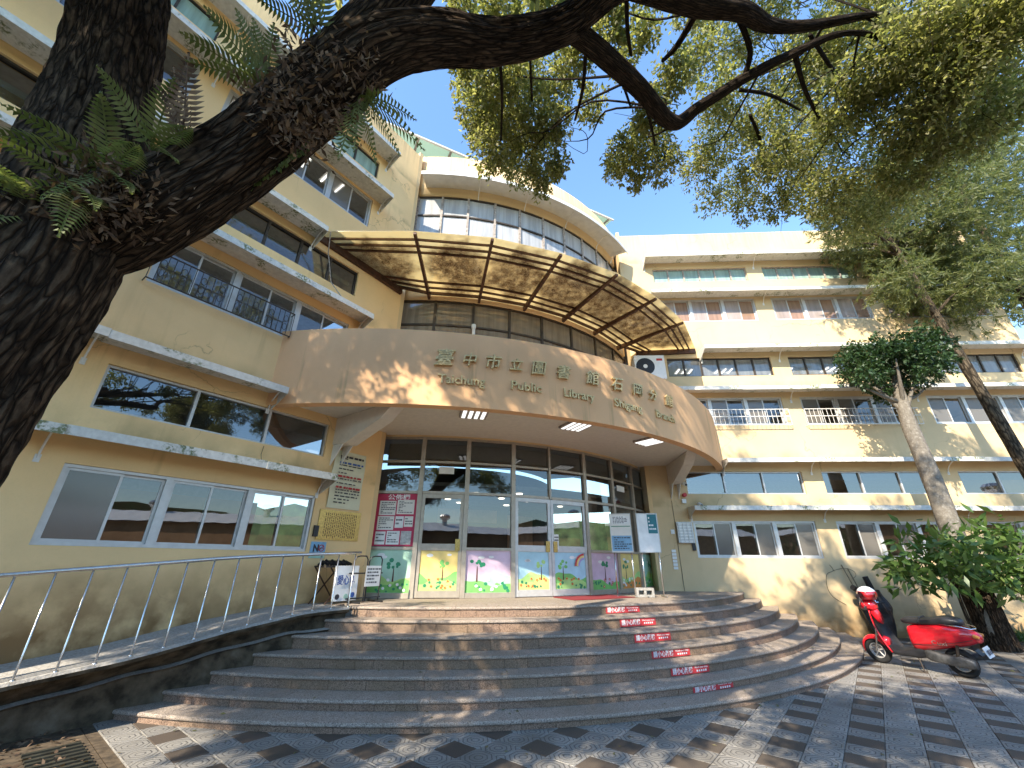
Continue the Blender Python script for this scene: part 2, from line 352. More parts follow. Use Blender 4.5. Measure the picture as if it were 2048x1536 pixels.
def leaf(name, cols, tr=.42, rough=.45):
    t = NT(name); g = t.n('NewGeometry'); c = t.ramp(g.outputs['Random Per Island'], [(i/(len(cols)-1), k) for i, k in enumerate(cols)])
    t.out(c, rough); tl = t.n('BsdfTranslucent'); c2 = t.mix(1., c, (1.25, 1.32, .68), 'MULTIPLY'); t.l(c2, tl.inputs[0]); mx = t.n('MixShader'); mx.inputs[0].default_value = tr
    t.l(t.b.outputs[0], mx.inputs[1]); t.l(tl.outputs[0], mx.inputs[2]); t.l(mx.outputs[0], t.t.nodes['Material Output'].inputs[0])
leaf('leaf_camphor', [(.125, .14, .055), (.20, .205, .085), (.29, .28, .13), (.44, .41, .24)], .6)
leaf('leaf_dark', [(.018, .045, .015), (.03, .065, .02), (.05, .09, .028)], .25)
leaf('leaf_needle', [(.09, .11, .04), (.15, .17, .06), (.24, .24, .10), (.07, .105, .05)], .45)
leaf('leaf_shrub', [(.05, .10, .025), (.085, .15, .035), (.15, .21, .06)], .35, .35)
leaf('leaf_fern', [(.10, .13, .04), (.16, .185, .065), (.22, .235, .10)], .4)
leaf('leaf_brown', [(.06, .035, .022), (.13, .08, .05), (.24, .16, .10)], .2, .8)
leaf('leaf_coin', [(.07, .12, .035), (.12, .17, .06), (.17, .20, .09)], .3)
leaf('leaf_litter', [(.14, .10, .04), (.20, .16, .06), (.11, .13, .04), (.22, .19, .10)], .15, .7)
leaf('leaf_grass', [(.03, .075, .015), (.06, .12, .025), (.10, .15, .04)], .3)
# ------------------------------------------------------------------ text
_fc = {}
def text_mesh(txt, size, depth, bold=0.):
    k = (txt, size, depth, bold)
    c = bpy.data.curves.new('text', 'FONT'); c.body = txt; c.size = size; c.extrude = depth; c.align_x = 'CENTER'; c.offset = bold; c.resolution_u = 3
    o = bpy.data.objects.new('text', c); COL.objects.link(o)
    dg = bpy.context.evaluated_depsgraph_get(); me = bpy.data.meshes.new_from_object(o.evaluated_get(dg))
    bpy.data.objects.remove(o); me.materials.clear(); return me
def put_text(txt, size, depth, mat, fn, name, parent, width=None, bold=0.):
    """fn(x, y, d) maps the flat lettering into the world"""
    me = text_mesh(txt, size, depth, bold); n = len(me.vertices)
    co = np.empty(n*3, np.float32); me.vertices.foreach_get('co', co); co = co.reshape(-1, 3)
    if n == 0: return None
    wd = co[:, 0].max()-co[:, 0].min(); sx = width/wd if width else 1.; cx = (co[:, 0].max()+co[:, 0].min())/2
    new = np.array([tuple(fn((p[0]-cx)*sx, p[1], p[2])) for p in co], np.float32)
    me.vertices.foreach_set('co', new.ravel()); me.materials.append(M[mat]); me.update(); me.name = name
    return link(bpy.data.objects.new(name, me), parent)
# ================================================================== SETTING
mb = MB(); mb.face([(-220, -220, -.03), (220, -220, -.03), (220, 220, -.03), (-220, 220, -.03)])
tag(mb.build('ground', 'asphalt'), kind='structure')
E1 = Vector((math.sin(R_(39.2)), math.cos(R_(39.2)), 0)); E2 = Vector((E1.y, -E1.x, 0)); T1, T2 = .2968, .3245
PAZ = math.atan2(E2.y, E2.x)
def pav(i, j): return E1*(4.973+T1*i) + E2*(-.557+T2*j)
def visible_px(p):
    d = np.array(p)-O3; zc = d@F3
    if zc < .1: return None
    return 1024+FPX*(d@R3)/zc, 768-FPX*(d@U3)/zc
def paver_mesh(name, mat, h=.03):
    m = MB(); a, b = T2/2-.0025, T1/2-.0025; c = .005
    lo = [(-a, -b, -h), (a, -b, -h), (a, b, -h), (-a, b, -h)]; mi = [(-a, -b, -c), (a, -b, -c), (a, b, -c), (-a, b, -c)]; to = [(-a+c, -b+c, 0), (a-c, -b+c, 0), (a-c, b-c, 0), (-a+c, b-c, 0)]
    m.loft([lo, mi, to]); return m.mesh(name, mat)
mb = MB()
e0, e1_, f0, f1 = 1.46, 30, -14, 20
mb.prism([E1*e0+E2*f0+UZ*-.029, E1*e0+E2*f1+UZ*-.029, E1*e1_+E2*f1+UZ*-.029, E1*e1_+E2*f0+UZ*-.029], (0, 0, .015))
paving = tag(mb.build('pavement', 'soil'), kind='structure')
cands = []
for i in range(-11, 36):
    for j in range(-30, 34):
        c = pav(i, j)
        if E1.dot(c) < e0+.1 or nR.dot(c) < CR+.1 or nL.dot(c) < CL+.2: continue
        if (c-QS).length < 11.35 and c.y < 16: continue
        dark = (i % 2 == 0) and (j % 2 == 0)
        px = visible_px(c); inview = px is not None and -80 < px[0] < 2130 and -50 < px[1] < 1590
        cands.append((not inview, c.length, c, dark))
cands.sort(key=lambda t: (t[0], t[1]))
ml, md = paver_mesh('paver', 'paver_light'), paver_mesh('paver', 'paver_dark')
for _, _, c, dark in cands[:300]:
    o = bpy.data.objects.new('paver', md if dark else ml); link(o, paving)
    o.location = c+UZ*random.uniform(-.002, .002); o.rotation_euler = (random.uniform(-.004, .004), random.uniform(-.004, .004), PAZ+random.choice((0, math.pi)))
far = MB(); a, b = T2/2-.003, T1/2-.003
for _, _, c, dark in cands[300:]:
    far.mi = 1 if dark else 0; c = c+UZ*random.uniform(-.002, .002)
    far.prism([c-E2*a-E1*b-UZ*.028, c+E2*a-E1*b-UZ*.028, c+E2*a+E1*b-UZ*.028, c-E2*a+E1*b-UZ*.028], (0, 0, .028))
paver('paver_light_far', (.245, .22, .19), False)
tag(far.build('pavers', ['paver_light_far', 'paver_dark'], paving), kind='stuff')
# planting strip by the right wing and soil bed by the ramp
mb = MB(); mb.prism([RW(10.6, .05, -.01), RW(10.6, .75, -.01), RW(17.5, .9, -.01), RW(17.5, .05, -.01)], (0, 0, .05)); tag(mb.build('soil_strip', 'soil'), kind='structure')
# ------------------------------------------------------------------ entrance steps
PZ = 1.045; NS = 7
RS = [11.63-.372*k for k in range(NS)]; ymid = [1441, 1396, 1351, 1311, 1272.5, 1240, 1212]; ZS = []
for k in range(NS):
    zz = min((z*.001 for z in range(40, 1150)), key=lambda z: abs((atz(1024, ymid[k], z)-QS-UZ*z).length-RS[k]))
    ZS.append(zz)
ZS[-1] = PZ
for k in range(NS-2, -1, -1): ZS[k] = min(ZS[k], ZS[k+1]-.11)
def pbot(s): return .46+.02*s if s < 2.2 else .504+(s-2.2)*.24
def ptop(s): return .85+(s-1)*.095
def lcoord(P): return dL.dot(P), nL.dot(P)-CL
def phi_left(r):
    for k in range(-400, 400):
        P = CY(QS, k*.1, r, 0); s, p = lcoord(P)
        if p > pbot(s): return k*.1
def phi_right(r):
    for k in range(300, 900):
        if nR.dot(CY(QS, k*.1, r, 0)) < CR: return k*.1
steps = thing('entrance_steps', 'broad curved granite steps fanning out below the library entrance', 'stairs', CY(QS, 20, 11.0, 0))
risers_all = []
for k in range(NS):
    r, z = RS[k], ZS[k]; zl = ZS[k-1] if k else -.02
    a0, a1 = phi_left(r), phi_right(r)+.4; rin = RS[k+1]-.16 if k < NS-1 else r-.5
    mb = MB(); mb.arc(QS, rin, r-.052, a0-1.5, a1, -.02, z-.045, 46)
    st = mb.build('step', 'concrete', steps)
    # riser tiles
    a = a0-.6
    while a < a1:
        wdt = random.choice((.26, .34, .42, .5, .58))*(.62 if a > 34 else 1)*(1 if k else 1.25)
        b_ = min(a1, a+math.degrees(wdt/r)); g = math.degrees(.0025/r)
        tl = MB(); off = random.uniform(-.003, .003)
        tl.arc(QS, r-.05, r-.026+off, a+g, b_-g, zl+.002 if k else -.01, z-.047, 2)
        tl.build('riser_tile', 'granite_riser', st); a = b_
    # tread slabs with a rounded nose
    a = a0-.6-random.uniform(0, 2)
    while a < a1:
        wdt = random.uniform(.85, 1.25)*(.8 if a > 34 else 1); b_ = min(a1, a+math.degrees(wdt/r)); g = math.degrees(.002/r)
        secs = []; n = 6; dz = random.uniform(-.003, .003)
        for i in range(n+1):
            an = a+g+(b_-a-2*g)*i/n; ro, to = r, z+dz
            prof = [(rin+.02, to-.042), (ro-.012, to-.044), (ro-.002, to-.034), (ro, to-.022), (ro-.004, to-.008), (ro-.016, to), (rin+.02, to)]
            secs.append([CY(QS, an, q_, zz_) for q_, zz_ in prof])
        tl = MB(); tl.loft(secs); tl.build('tread_slab', 'granite_tread', st); a = b_
# warning stickers on the six upper risers
stx = [(1386, 1466, 1375), (1342, 1418, 1334), (1304, 1380, 1300), (1269, 1341, 1270), (1240, 1311, 1245), (1212, 1279, 1219)]
for k, (x0, x1, yc) in enumerate(stx):
    kk = k+1; r = RS[kk]-.018; zc = (ZS[kk]+ZS[kk-1])/2-.012
    def ang(x):
        return min((i*.05 for i in range(0, 1400)), key=lambda a: abs((visible_px(CY(QS, a, r, zc)) or (9e9, 0))[0]-x))
    a0, a1 = ang(x0), ang(x1); hh = (ZS[kk]-ZS[kk-1])*.34
    mb = MB(); mb.arc(QS, r-.004, r, a0, a1, zc-hh, zc+hh, 5)
    sk = tag(mb.build('warning_sticker', 'sticker_red'), 'red warning sticker with white lettering on the %s riser counted down from the entrance landing' % ['sixth', 'fifth', 'fourth', 'third', 'second', 'top'][k], 'sticker', 'red warning stickers on the steps')
    am = a0+(a1-a0)*.29
    put_text('請小心階梯', .085, .001, 'pr_white', lambda x, y, d: CY(QS, am+math.degrees(x/r), r+.002+d, zc-.03+y*1.05), 'lettering', sk, width=(a1-a0)*math.pi/180*r*.5, bold=.0015)
    an = a0+(a1-a0)*.78
    put_text('Watch your steps', .034, .001, 'pr_white', lambda x, y, d: CY(QS, an+math.degrees(x/r), r+.002+d, zc+.012+y), 'lettering', sk, width=(a1-a0)*math.pi/180*r*.36)
    for q_ in range(5):
        m2 = MB(); aa = an+math.degrees((q_-2)*.045/r); m2.arc(QS, r+.001, r+.003, aa-.07, aa+.07, zc-.032, zc-.008, 1); m2.build('arrow_mark', 'pr_white', sk)
# landing in front of the doors (runs on into the lobby)
pts = [CY(QS, a, RS[-1]-.45, PZ-.004) for a in np.linspace(phi_left(RS[-1])-3, phi_right(RS[-1])+.3, 40)]
pts += [RW(4.0, -3, PZ-.004), RW(-.5, -6, PZ-.004), LW(8.5, -4, PZ-.004), LW(4.3, -.02, PZ-.004), LW(4.3, 1.0, PZ-.004)]
mb = MB(); mb.prism(pts, (0, 0, -.06)); mb.build('landing', 'granite_tread', steps)
# ------------------------------------------------------------------ ramp and its broken side wall
ramp = thing('ramp', 'rough concrete wheelchair ramp with cracked dark side wall along the yellow wing', 'ramp', LW(1, .6, 0))
zr = lambda s: float(np.interp(s, [-6, -1, 1.1, 1.95, 3.03, 4.0, 4.9], [-.02, .36, .65, .74, .92, 1.035, 1.05]))
secs = []; prev = None
S_ = np.linspace(-6, 4.75, 90)
for s in S_:
    s = float(s); z = zr(s); pt, pb = ptop(s), pbot(s)+.02*noise.noise((s*2.1, 3, 0))
    jag = .03*noise.noise((s*5, 0, 1)); zo = z-.055*min(1, max(0, (4.3-s)/2)); lw = .30+.05*noise.noise((s*1.7, 5, 2))
    prof = [(0.01, -.02), (pb, -.02), (pb+.02, max(.0, zo-lw-.03)), (pb+.06, max(.01, zo-lw)), (pb-.03, max(.012, zo-lw+.02)), (max(pb, pt-.16)+jag*.6, max(.02, zo-.1+jag)), (pt-.02+jag*.3, max(.03, zo-.07)), (pt, max(.04, zo-.03)), (pt-.02, max(.05, zo)), (.01, max(.06, z))]
    secs.append([LW(s, p, zz) for p, zz in prof])
mb = MB(); mb.loft(secs); 
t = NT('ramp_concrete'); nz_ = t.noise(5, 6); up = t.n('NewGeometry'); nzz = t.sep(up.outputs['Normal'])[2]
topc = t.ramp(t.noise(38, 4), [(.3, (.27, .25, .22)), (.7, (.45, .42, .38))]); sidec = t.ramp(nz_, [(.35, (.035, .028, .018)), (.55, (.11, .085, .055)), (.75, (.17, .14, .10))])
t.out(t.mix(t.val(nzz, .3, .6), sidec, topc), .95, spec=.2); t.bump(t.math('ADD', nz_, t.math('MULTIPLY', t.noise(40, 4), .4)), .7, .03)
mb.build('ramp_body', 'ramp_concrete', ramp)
# stainless handrail on the ramp
rail = thing('handrail', 'stainless steel handrail with thin vertical posts along the ramp', 'railing', LW(2, .8, .7))
def rp(s): return ptop(s)-.05
tops = [LW(s, rp(s), float(np.interp(s, [-6, .0, 1.5, 3, 5.6], [.9, 1.52, 1.66, 1.80, 1.93]))) for s in np.linspace(-3, 4.85, 20)]
mb = MB(); mb.tube(tops, .024, 12); mb.build('rail', 'steel', rail, True)
for i in range(24):
    s = 4.75-i*.3; zt = float(np.interp(s, [-6, .0, 1.5, 3, 5.6], [.9, 1.52, 1.66, 1.80, 1.93])); z0 = zr(s)-.055*min(1, max(0, (4.3-s)/2))
    mb = MB(); mb.tube([LW(s, rp(s), z0-.03), LW(s, rp(s), z0+.02), LW(s, rp(s), zt-.02)], [.011, .011, .011], 8); mb.tube([LW(s, rp(s), z0-.012), LW(s, rp(s), z0+.012)], .022, 8); mb.build('post', 'steel', rail, True)
# ================================================================== LIBRARY BUILDING
lib = thing('library_building', 'cream yellow three storey library with two wings meeting at a curved glazed entrance bay', 'building', (1, 14, 0))
def wall(F, a0, a1, z0, z1, ops, name, mat, depth=.2):
    xs = sorted({a0, a1} | {o[0] for o in ops} | {o[1] for o in ops}); zs = sorted({z0, z1} | {o[2] for o in ops} | {o[3] for o in ops})
    m = MB()
    for i in range(len(xs)-1):
        for j in range(len(zs)-1):
            cx, cz = (xs[i]+xs[i+1])/2, (zs[j]+zs[j+1])/2
            if any(o[0] < cx < o[1] and o[2] < cz < o[3] for o in ops): continue
            m.face([F(xs[i], 0, zs[j]), F(xs[i+1], 0, zs[j]), F(xs[i+1], 0, zs[j+1]), F(xs[i], 0, zs[j+1])])
            m.face([F(xs[i], -depth, zs[j]), F(xs[i], -depth, zs[j+1]), F(xs[i+1], -depth, zs[j+1]), F(xs[i+1], -depth, zs[j])])
    for o in ops:
        for p, q_ in (((o[0], o[2]), (o[1], o[2])), ((o[1], o[2]), (o[1], o[3])), ((o[1], o[3]), (o[0], o[3])), ((o[0], o[3]), (o[0], o[2]))):
            m.face([F(p[0], 0, p[1]), F(q_[0], 0, q_[1]), F(q_[0], -depth, q_[1]), F(p[0], -depth, p[1])])
    m.face([F(a0, 0, z1), F(a1, 0, z1), F(a1, -depth, z1), F(a0, -depth, z1)])
    return m.build(name, mat, lib)
ZW = [(1.91, 2.92), (5.87, 6.84), (9.81, 10.77)]; ZC = [(3.70, 4.38), (7.63, 8.33), (11.58, 12.20)]
BL = [(.94, 4.48), (-3.11, .43), (-7.16, -3.62)]; BR = [(4.76, 8.28), (8.87, 12.30), (12.86, 16.32)]
ROOF = 13.9
sL = 5.80; uR = 3.66
wall(LW, -9, sL, -.02, ROOF, [(a, b, z0, z1) for a, b in BL for z0, z1 in ZW+ZC], 'wall', 'wall_left')
wall(RW, uR, 16.75, -.02, ROOF, [(a, b, z0, z1) for a, b in BR for z0, z1 in ZW+ZC], 'wall', 'wall_right')
mb = MB(); mb.fbox(RW, 16.55, 16.752, -9, -.202, -.02, ROOF); mb.build('end_wall', 'wall_right', lib)
mb = MB(); mb.fbox(LW, -9.2, -8.99, -9, .002, -.02, ROOF); mb.build('end_wall', 'wall_left', lib)
aL, aR = hit(Q, RB, nL, CL, False), hit(Q, RB, nR, CR, True)
for z0, z1 in ((4.53, 5.9), (8.52, 10.15), (12.5, 14.22)):
    mb = MB(); mb.arc(Q, RB-.25, RB, aL-1.5, aR+1.5, z0, z1, 40); mb.build('curved_wall', 'wall_bay', lib, True)
# jambs where the bay meets the wings
mb = MB(); mb.fbox(LW, sL+.001, sL+.12, -.6, -.004, PZ, 14.1); mb.build('jamb', 'wall_bay', lib)
mb = MB(); mb.fbox(RW, uR-.12, uR-.001, -.6, -.004, PZ, 14.1); mb.build('jamb', 'wall_bay', lib)
# floors, back walls and roof
for F, a0, a1 in ((LW, -9, sL), (RW, uR, 16.54)):
    for z in (4.78, 8.72, 12.72):
        mb = MB(); mb.fbox(F, a0, a1, -6, -.21, z, z+.2); mb.build('floor_slab', 'interior_ceiling', lib)
    mb = MB(); mb.fbox(F, a0, a1, -6.15, -6.01, 0, 13.3); mb.build('partition_wall', 'interior_wall', lib)
    mb = MB(); mb.fbox(F, a0, a1, -6.0, -.21, .9, 1.03); mb.build('floor_slab', 'interior_wall', lib)
mb = MB(); mb.fbox(LW, -9, sL+3, -9, -.21, 13.31, 13.5); mb.build('roof_slab', 'concrete', lib)
mb = MB(); mb.fbox(RW, uR-3, 16.54, -9, -.21, 13.33, 13.52); mb.build('roof_slab', 'concrete', lib)
mb = MB(); mb.arc(Q, .5, RB-.26, -40, 100, 13.35, 13.54, 40); mb.build('roof_slab', 'concrete', lib)
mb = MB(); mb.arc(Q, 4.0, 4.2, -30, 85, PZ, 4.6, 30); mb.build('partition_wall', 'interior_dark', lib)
mb = MB(); mb.arc(Q, 4.6, 4.8, -30, 85, 5, 13.3, 30); mb.build('partition_wall', 'interior_wall', lib)
mb = MB(); mb.arc(Q, 4.2, RB-.3, -12, 68, 3.42, 3.5, 30); mb.build('lobby_ceiling', 'interior_wall', lib)
for z in (4.72, 8.74, 12.74):
    mb = MB(); mb.arc(Q, 4.2, RB-.26, -12, 68, z, z+.2, 30); mb.build('floor_slab', 'interior_ceiling', lib)
# ---- windows of the wings
def sliding(F, a0, a1, z0, z1, seq, mats='aluminium'):
    m = MB(); fw = .045
    m.fbox(F, a0+.002, a1-.002, -.13, -.025, z0+.002, z0+fw); m.fbox(F, a0+.002, a1-.002, -.13, -.025, z1-fw, z1-.002)
    W = (a1-a0)/3
    for i in range(4):
        x = a0+i*W; h = fw if 0 < i < 3 else fw
        l0 = x+.002 if i == 0 else x-h; l1 = x-.002 if i == 3 else x+h
        if i == 0: l1 = x+fw
        if i == 3: l0 = x-fw
        m.fbox(F, l0, l1, -.128, -.027, z0+fw, z1-fw)
    win = m.build('sliding_window', mats, lib)
    k = 0
    for i in range(3):
        x0, x1 = a0+i*W+fw, a0+(i+1)*W-fw; xm = (x0+x1)/2
        op = random.uniform(-.03, .03)
        for lo, hi, p in ((x0, xm+.025+op, -.06), (xm-.025+op, x1, -.095)):
            sw = .035; sm = MB()
            sm.fbox(F, lo+.001, hi-.001, p-.013, p+.013, z0+fw+.001, z0+fw+sw); sm.fbox(F, lo+.001, hi-.001, p-.013, p+.013, z1-fw-sw, z1-fw-.001)
            sm.fbox(F, lo+.001, lo+sw, p-.013, p+.013, z0+fw+sw, z1-fw-sw); sm.fbox(F, hi-sw, hi-.001, p-.013, p+.013, z0+fw+sw, z1-fw-sw)
            sm.build('sash', mats, win)
            g = MB(); g.face([F(lo+sw, p, z0+fw+sw), F(hi-sw, p, z0+fw+sw), F(hi-sw, p, z1-fw-sw), F(lo+sw, p, z1-fw-sw)])
            g.build('pane', {'s': 'screen', 'g': 'glass', 'p': 'film_pink', 'o': 'film_peach'}[seq[k % len(seq)]], win); k += 1
    return win
def clerestory(F, a0, a1, z0, z1, n, mat, gl, lit=False):
    m = MB(); fw = .035
    m.fbox(F, a0+.002, a1-.002, -.14, -.05, z0+.002, z0+fw); m.fbox(F, a0+.002, a1-.002, -.14, -.05, z1-fw, z1-.002)
    for i in range(n+1):
        x = a0+(a1-a0)*i/n; l0, l1 = (a0+.002, a0+fw) if i == 0 else (a1-fw, a1-.002) if i == n else (x-.022, x+.022)
        m.fbox(F, l0, l1, -.138, -.052, z0+fw, z1-fw)
    win = m.build('clerestory_window', mat, lib)
    for i in range(n):
        x0, x1 = a0+(a1-a0)*i/n+.022, a0+(a1-a0)*(i+1)/n-.022; tl = random.uniform(-.004, .004)
        g = MB(); g.face([F(x0, -.1+tl, z0+fw), F(x1, -.1-tl, z0+fw), F(x1, -.1-tl, z1-fw), F(x0, -.1+tl, z1-fw)]); g.build('pane', gl, win)
    return win
def blind(F, a0, a1, z0, z1, mat, p=-.24):
    m = MB(); m.fbox(F, a0, a1, p-.01, p, z0, z1); return m.build('blind', mat, lib)
def tubes(F, a, z, p=-1.6, n=2, ln=1.1):
    m = MB(); m.fbox(F, a-.32, a+.32, p-ln/2-.05, p+ln/2+.05, z-.05, z); lamp = m.build('ceiling_lamp', 'white_paint', lib)
    for i in range(n):
        q_ = MB(); x = a-.24+.48*i/(n-1); q_.tube([F(x, p-ln/2, z-.075), F(x, p+ln/2, z-.075)], .028, 8); q_.build('lamp_tube', 'lamp_inside', lamp)
for bi, (a, b) in enumerate(BL):
    for lv in range(3):
        sliding(LW, a, b, *ZW[lv], [['s', 'g', 'g', 'g', 'g', 'g'], ['g', 'g', 'g', 'g', 'g', 'g'], ['s', 'g', 's', 'g', 's', 'g']][lv])
        clerestory(LW, a, b, *ZC[lv], 3 if lv == 0 else 5, 'aluminium' if lv == 0 else 'dark_frame', ['glass_film', 'glass', 'film_green'][lv])
    blind(LW, a, b, 4.12, 4.38, 'blind'); blind(LW, a, b, 8.1, 8.22, 'blind', -.4); blind(LW, a, b, 11.6, 12.2, 'blind_green')
    blind(LW, a, b, 1.8, 2.95, 'curtain', -2.4)
for bi, (a, b) in enumerate(BR):
    for lv in range(3):
        sliding(RW, a, b, *ZW[lv], [['g', 's'], ['s', 'g'], ['p', 'o']][lv])
        clerestory(RW, a, b, *ZC[lv], 3 if lv == 0 else 6, ['aluminium', 'dark_frame', 'worn_frame'][lv], ['glass_film', 'film_grey', 'film_green'][lv])
    blind(RW, a, b, 4.15, 4.38, 'blind'); blind(RW, a, b, 11.6, 12.2, 'blind_green'); blind(RW, a, b, 9.85, 10.25, 'curtain', -.5); blind(RW, a, b, 7.65, 8.0, 'blind', -.6)
for a in (1.6, 3.1, 4.2, -1.0, -2.2): tubes(LW, a, 8.6, -1.9, 3); tubes(LW, a, 12.6, -1.7, 2)
for a in (5.9, 7.4, 9.6, 11.4, 13.6, 15.4): tubes(RW, a, 8.6, -1.9, 3); tubes(RW, a, 4.7, -2.2, 3)
# ---- awnings
def awning(F, a0, a1, zl, brs, mat='awning_metal', endL=True, endR=True):
    m = MB(); x = a0
    while x < a1-.01:
        y = min(a1, x+2.44)
        if a1-y < .5: y = a1
        dz = random.uniform(-.012, .012); dp = random.uniform(-.008, .008); P = .55+dp; zl_ = zl+dz
        prof = [(0.003, zl_+.112), (.3, zl_+.108), (P-.01, zl_+.085), (P-.01, zl_+.0), (P+.006, zl_), (P+.006, zl_+.125), (.3, zl_+.135), (.003, zl_+.145)]
        m.loft([[F(x+.002, p, z) for p, z in prof], [F(y-.002, p, z) for p, z in prof]]); x = y
    for e, on in ((a0-.006, endL), (a1+.001, endR)):
        if on: m.prism([F(e, .005, zl-.22), F(e, .545, zl+.003), F(e, .545, zl+.12), F(e, .005, zl+.14)], F(.006, 0, 0)-F(0, 0, 0))
    aw = m.build('awning', mat, lib)
    for b in brs:
        q_ = MB(); q_.tube([F(b, .004, zl-.24), F(b, .03, zl-.15), F(b, .12, zl-.03), F(b, .27, zl+.06), F(b, .43, zl+.10)], .013, 6); q_.fbox(F, b-.03, b+.03, .001, .009, zl-.29, zl-.19); q_.build('bracket', 'white_paint', aw)
lz = [3.17, 4.55, 6.91, 8.41, 10.73, 12.37]; endsL = [4.52, 3.25, 4.73, 3.27, 4.73, 4.73]; stR = [4.68, 5.89, 4.37, 5.89, 4.42, 4.40]
for z, e in zip(lz, endsL): awning(LW, -9, e, z, [e-.04, .68, -3.37, -7.4], endL=False)
for z, e in zip(lz, stR): awning(RW, e, 16.9, z, [e+.06, 8.57, 12.58, 16.5])
# ---- curved awning and windows of the bay
m = MB(); zl = 12.60; n = 44
secs = []
for i in range(n+1):
    a = aL+.4+(aR-aL-.9)*i/n; secs.append([CY(Q, a, r, z) for r, z in ((RB+.003, zl+.19), (RB+.4, zl+.15), (RB+.66, zl+.10), (RB+.66, zl), (RB+.675, zl), (RB+.675, zl+.13), (RB+.4, zl+.18), (RB+.003, zl+.22))])
m.loft(secs); caw = m.build('awning', 'awning_clean', lib)
for a in (10.5, 21.5, 33, 44.5, 52):
    q_ = MB(); q_.tube([CY(Q, a, RB+r, z) for r, z in ((.004, zl-.2), (.03, zl-.1), (.14, zl+.02), (.3, zl+.1), (.5, zl+.12))], .014, 6); q_.build('bracket', 'white_paint', caw)
def bay_window(angs, z0, z1, rails, mat_v, mat_h, gl, bl, nm):
    m = MB(); r = RB-.12
    for i, a in enumerate(angs):
        m.mi = 0; h = .035; da = math.degrees(h/r)
        m.arc(Q, r-.05, r+.05, a-da, a+da, z0, z1, 1)
    for i in range(len(angs)-1):
        m.mi = 1
        for z in [z0+.02, *rails, z1-.025]: m.arc(Q, r-.035, r+.04, angs[i]+.25, angs[i+1]-.25, z-.025, z+.025, 2)
    win = m.build(nm, [mat_v, mat_h], lib)
    zz = [z0+.045, *[x for rl in rails for x in (rl-.025, rl+.025)], z1-.05]
    for i in range(len(angs)-1):
        for k in range(0, len(zz), 2):
            t_ = random.uniform(-.006, .006)
            g = MB(); g.face([CY(Q, angs[i]+.25, r+t_, zz[k]), CY(Q, angs[i+1]-.25, r-t_, zz[k]), CY(Q, angs[i+1]-.25, r-t_, zz[k+1]), CY(Q, angs[i]+.25, r+t_, zz[k+1])]); g.build('pane', gl, win)
    if bl:
        m = MB(); m.arc(Q, r-.36, r-.35, angs[0], angs[-1], z0, z1-.02, 24); m.build('blind', bl, lib)
bay_window([-3.1, 2.5, 8.4, 14.6, 20.6, 26.8, 33, 39.3, 45.4, 51.4, 56.6], 10.15, 12.5, [10.95, 11.72], 'worn_frame', 'dark_frame', 'film_white', 'blind', 'bay_window')
bay_window([-3.7, 3.15, 10.75, 18.3, 25.7, 33.5, 41.3, 49.1, 56.4], 5.9, 8.52, [7.0, 7.74], 'dark_frame', 'dark_frame', 'film_beige', 'interior_wall', 'bay_window')
# ---- ground floor shop front
ANG = [-3.8, 3.6, 11.2, 19.2, 26.3, 34.4, 42.6, 51.0, 58.6]
m = MB(); r = RB-.08; ZH = 4.53
for i, a in enumerate(ANG):
    thin = i == 4; da = math.degrees((.028 if thin else .05)/r); m.arc(Q, r-.06, r+.06, a-da, a+da, PZ if not thin else 3.2, ZH, 1)
for i in range(8):
    a0, a1 = ANG[i]+.34, ANG[i+1]-.34
    for z, hh in ((ZH-.03, .03), (3.93, .025), (3.22, .03)): m.arc(Q, r-.045, r+.05, a0, a1, z-hh, z+hh, 1)
    if i not in (1, 3, 4):
        for z, hh in ((2.02, .03), (PZ+.05, .05)): m.arc(Q, r-.045, r+.05, a0, a1, z-hh, z+hh, 1)
front = m.build('shop_front', 'aluminium_warm', lib)
mb = MB(); mb.arc(Q, r-.55, r-.5, ANG[0], ANG[-1], 4.10, 4.5, 20); mb.build('blind', 'blind', lib)
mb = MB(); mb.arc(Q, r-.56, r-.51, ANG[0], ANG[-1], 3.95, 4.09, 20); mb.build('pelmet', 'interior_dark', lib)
def quad_on(a0, a1, z0, z1, rr): return [CY(Q, a0, rr, z0), CY(Q, a1, rr, z0), CY(Q, a1, rr, z1), CY(Q, a0, rr, z1)]
for i in range(8):
    a0, a1 = ANG[i]+.34, ANG[i+1]-.34
    for z0, z1 in ((3.955, 4.5), (3.25, 3.905)):
        g = MB(); g.face(quad_on(a0, a1, z0, z1, r)); g.build('pane', 'glass', front)
    if i not in (1, 3, 4):
        g = MB(); g.face(quad_on(a0, a1, 2.05, 3.19, r)); g.build('pane', 'glass', front)
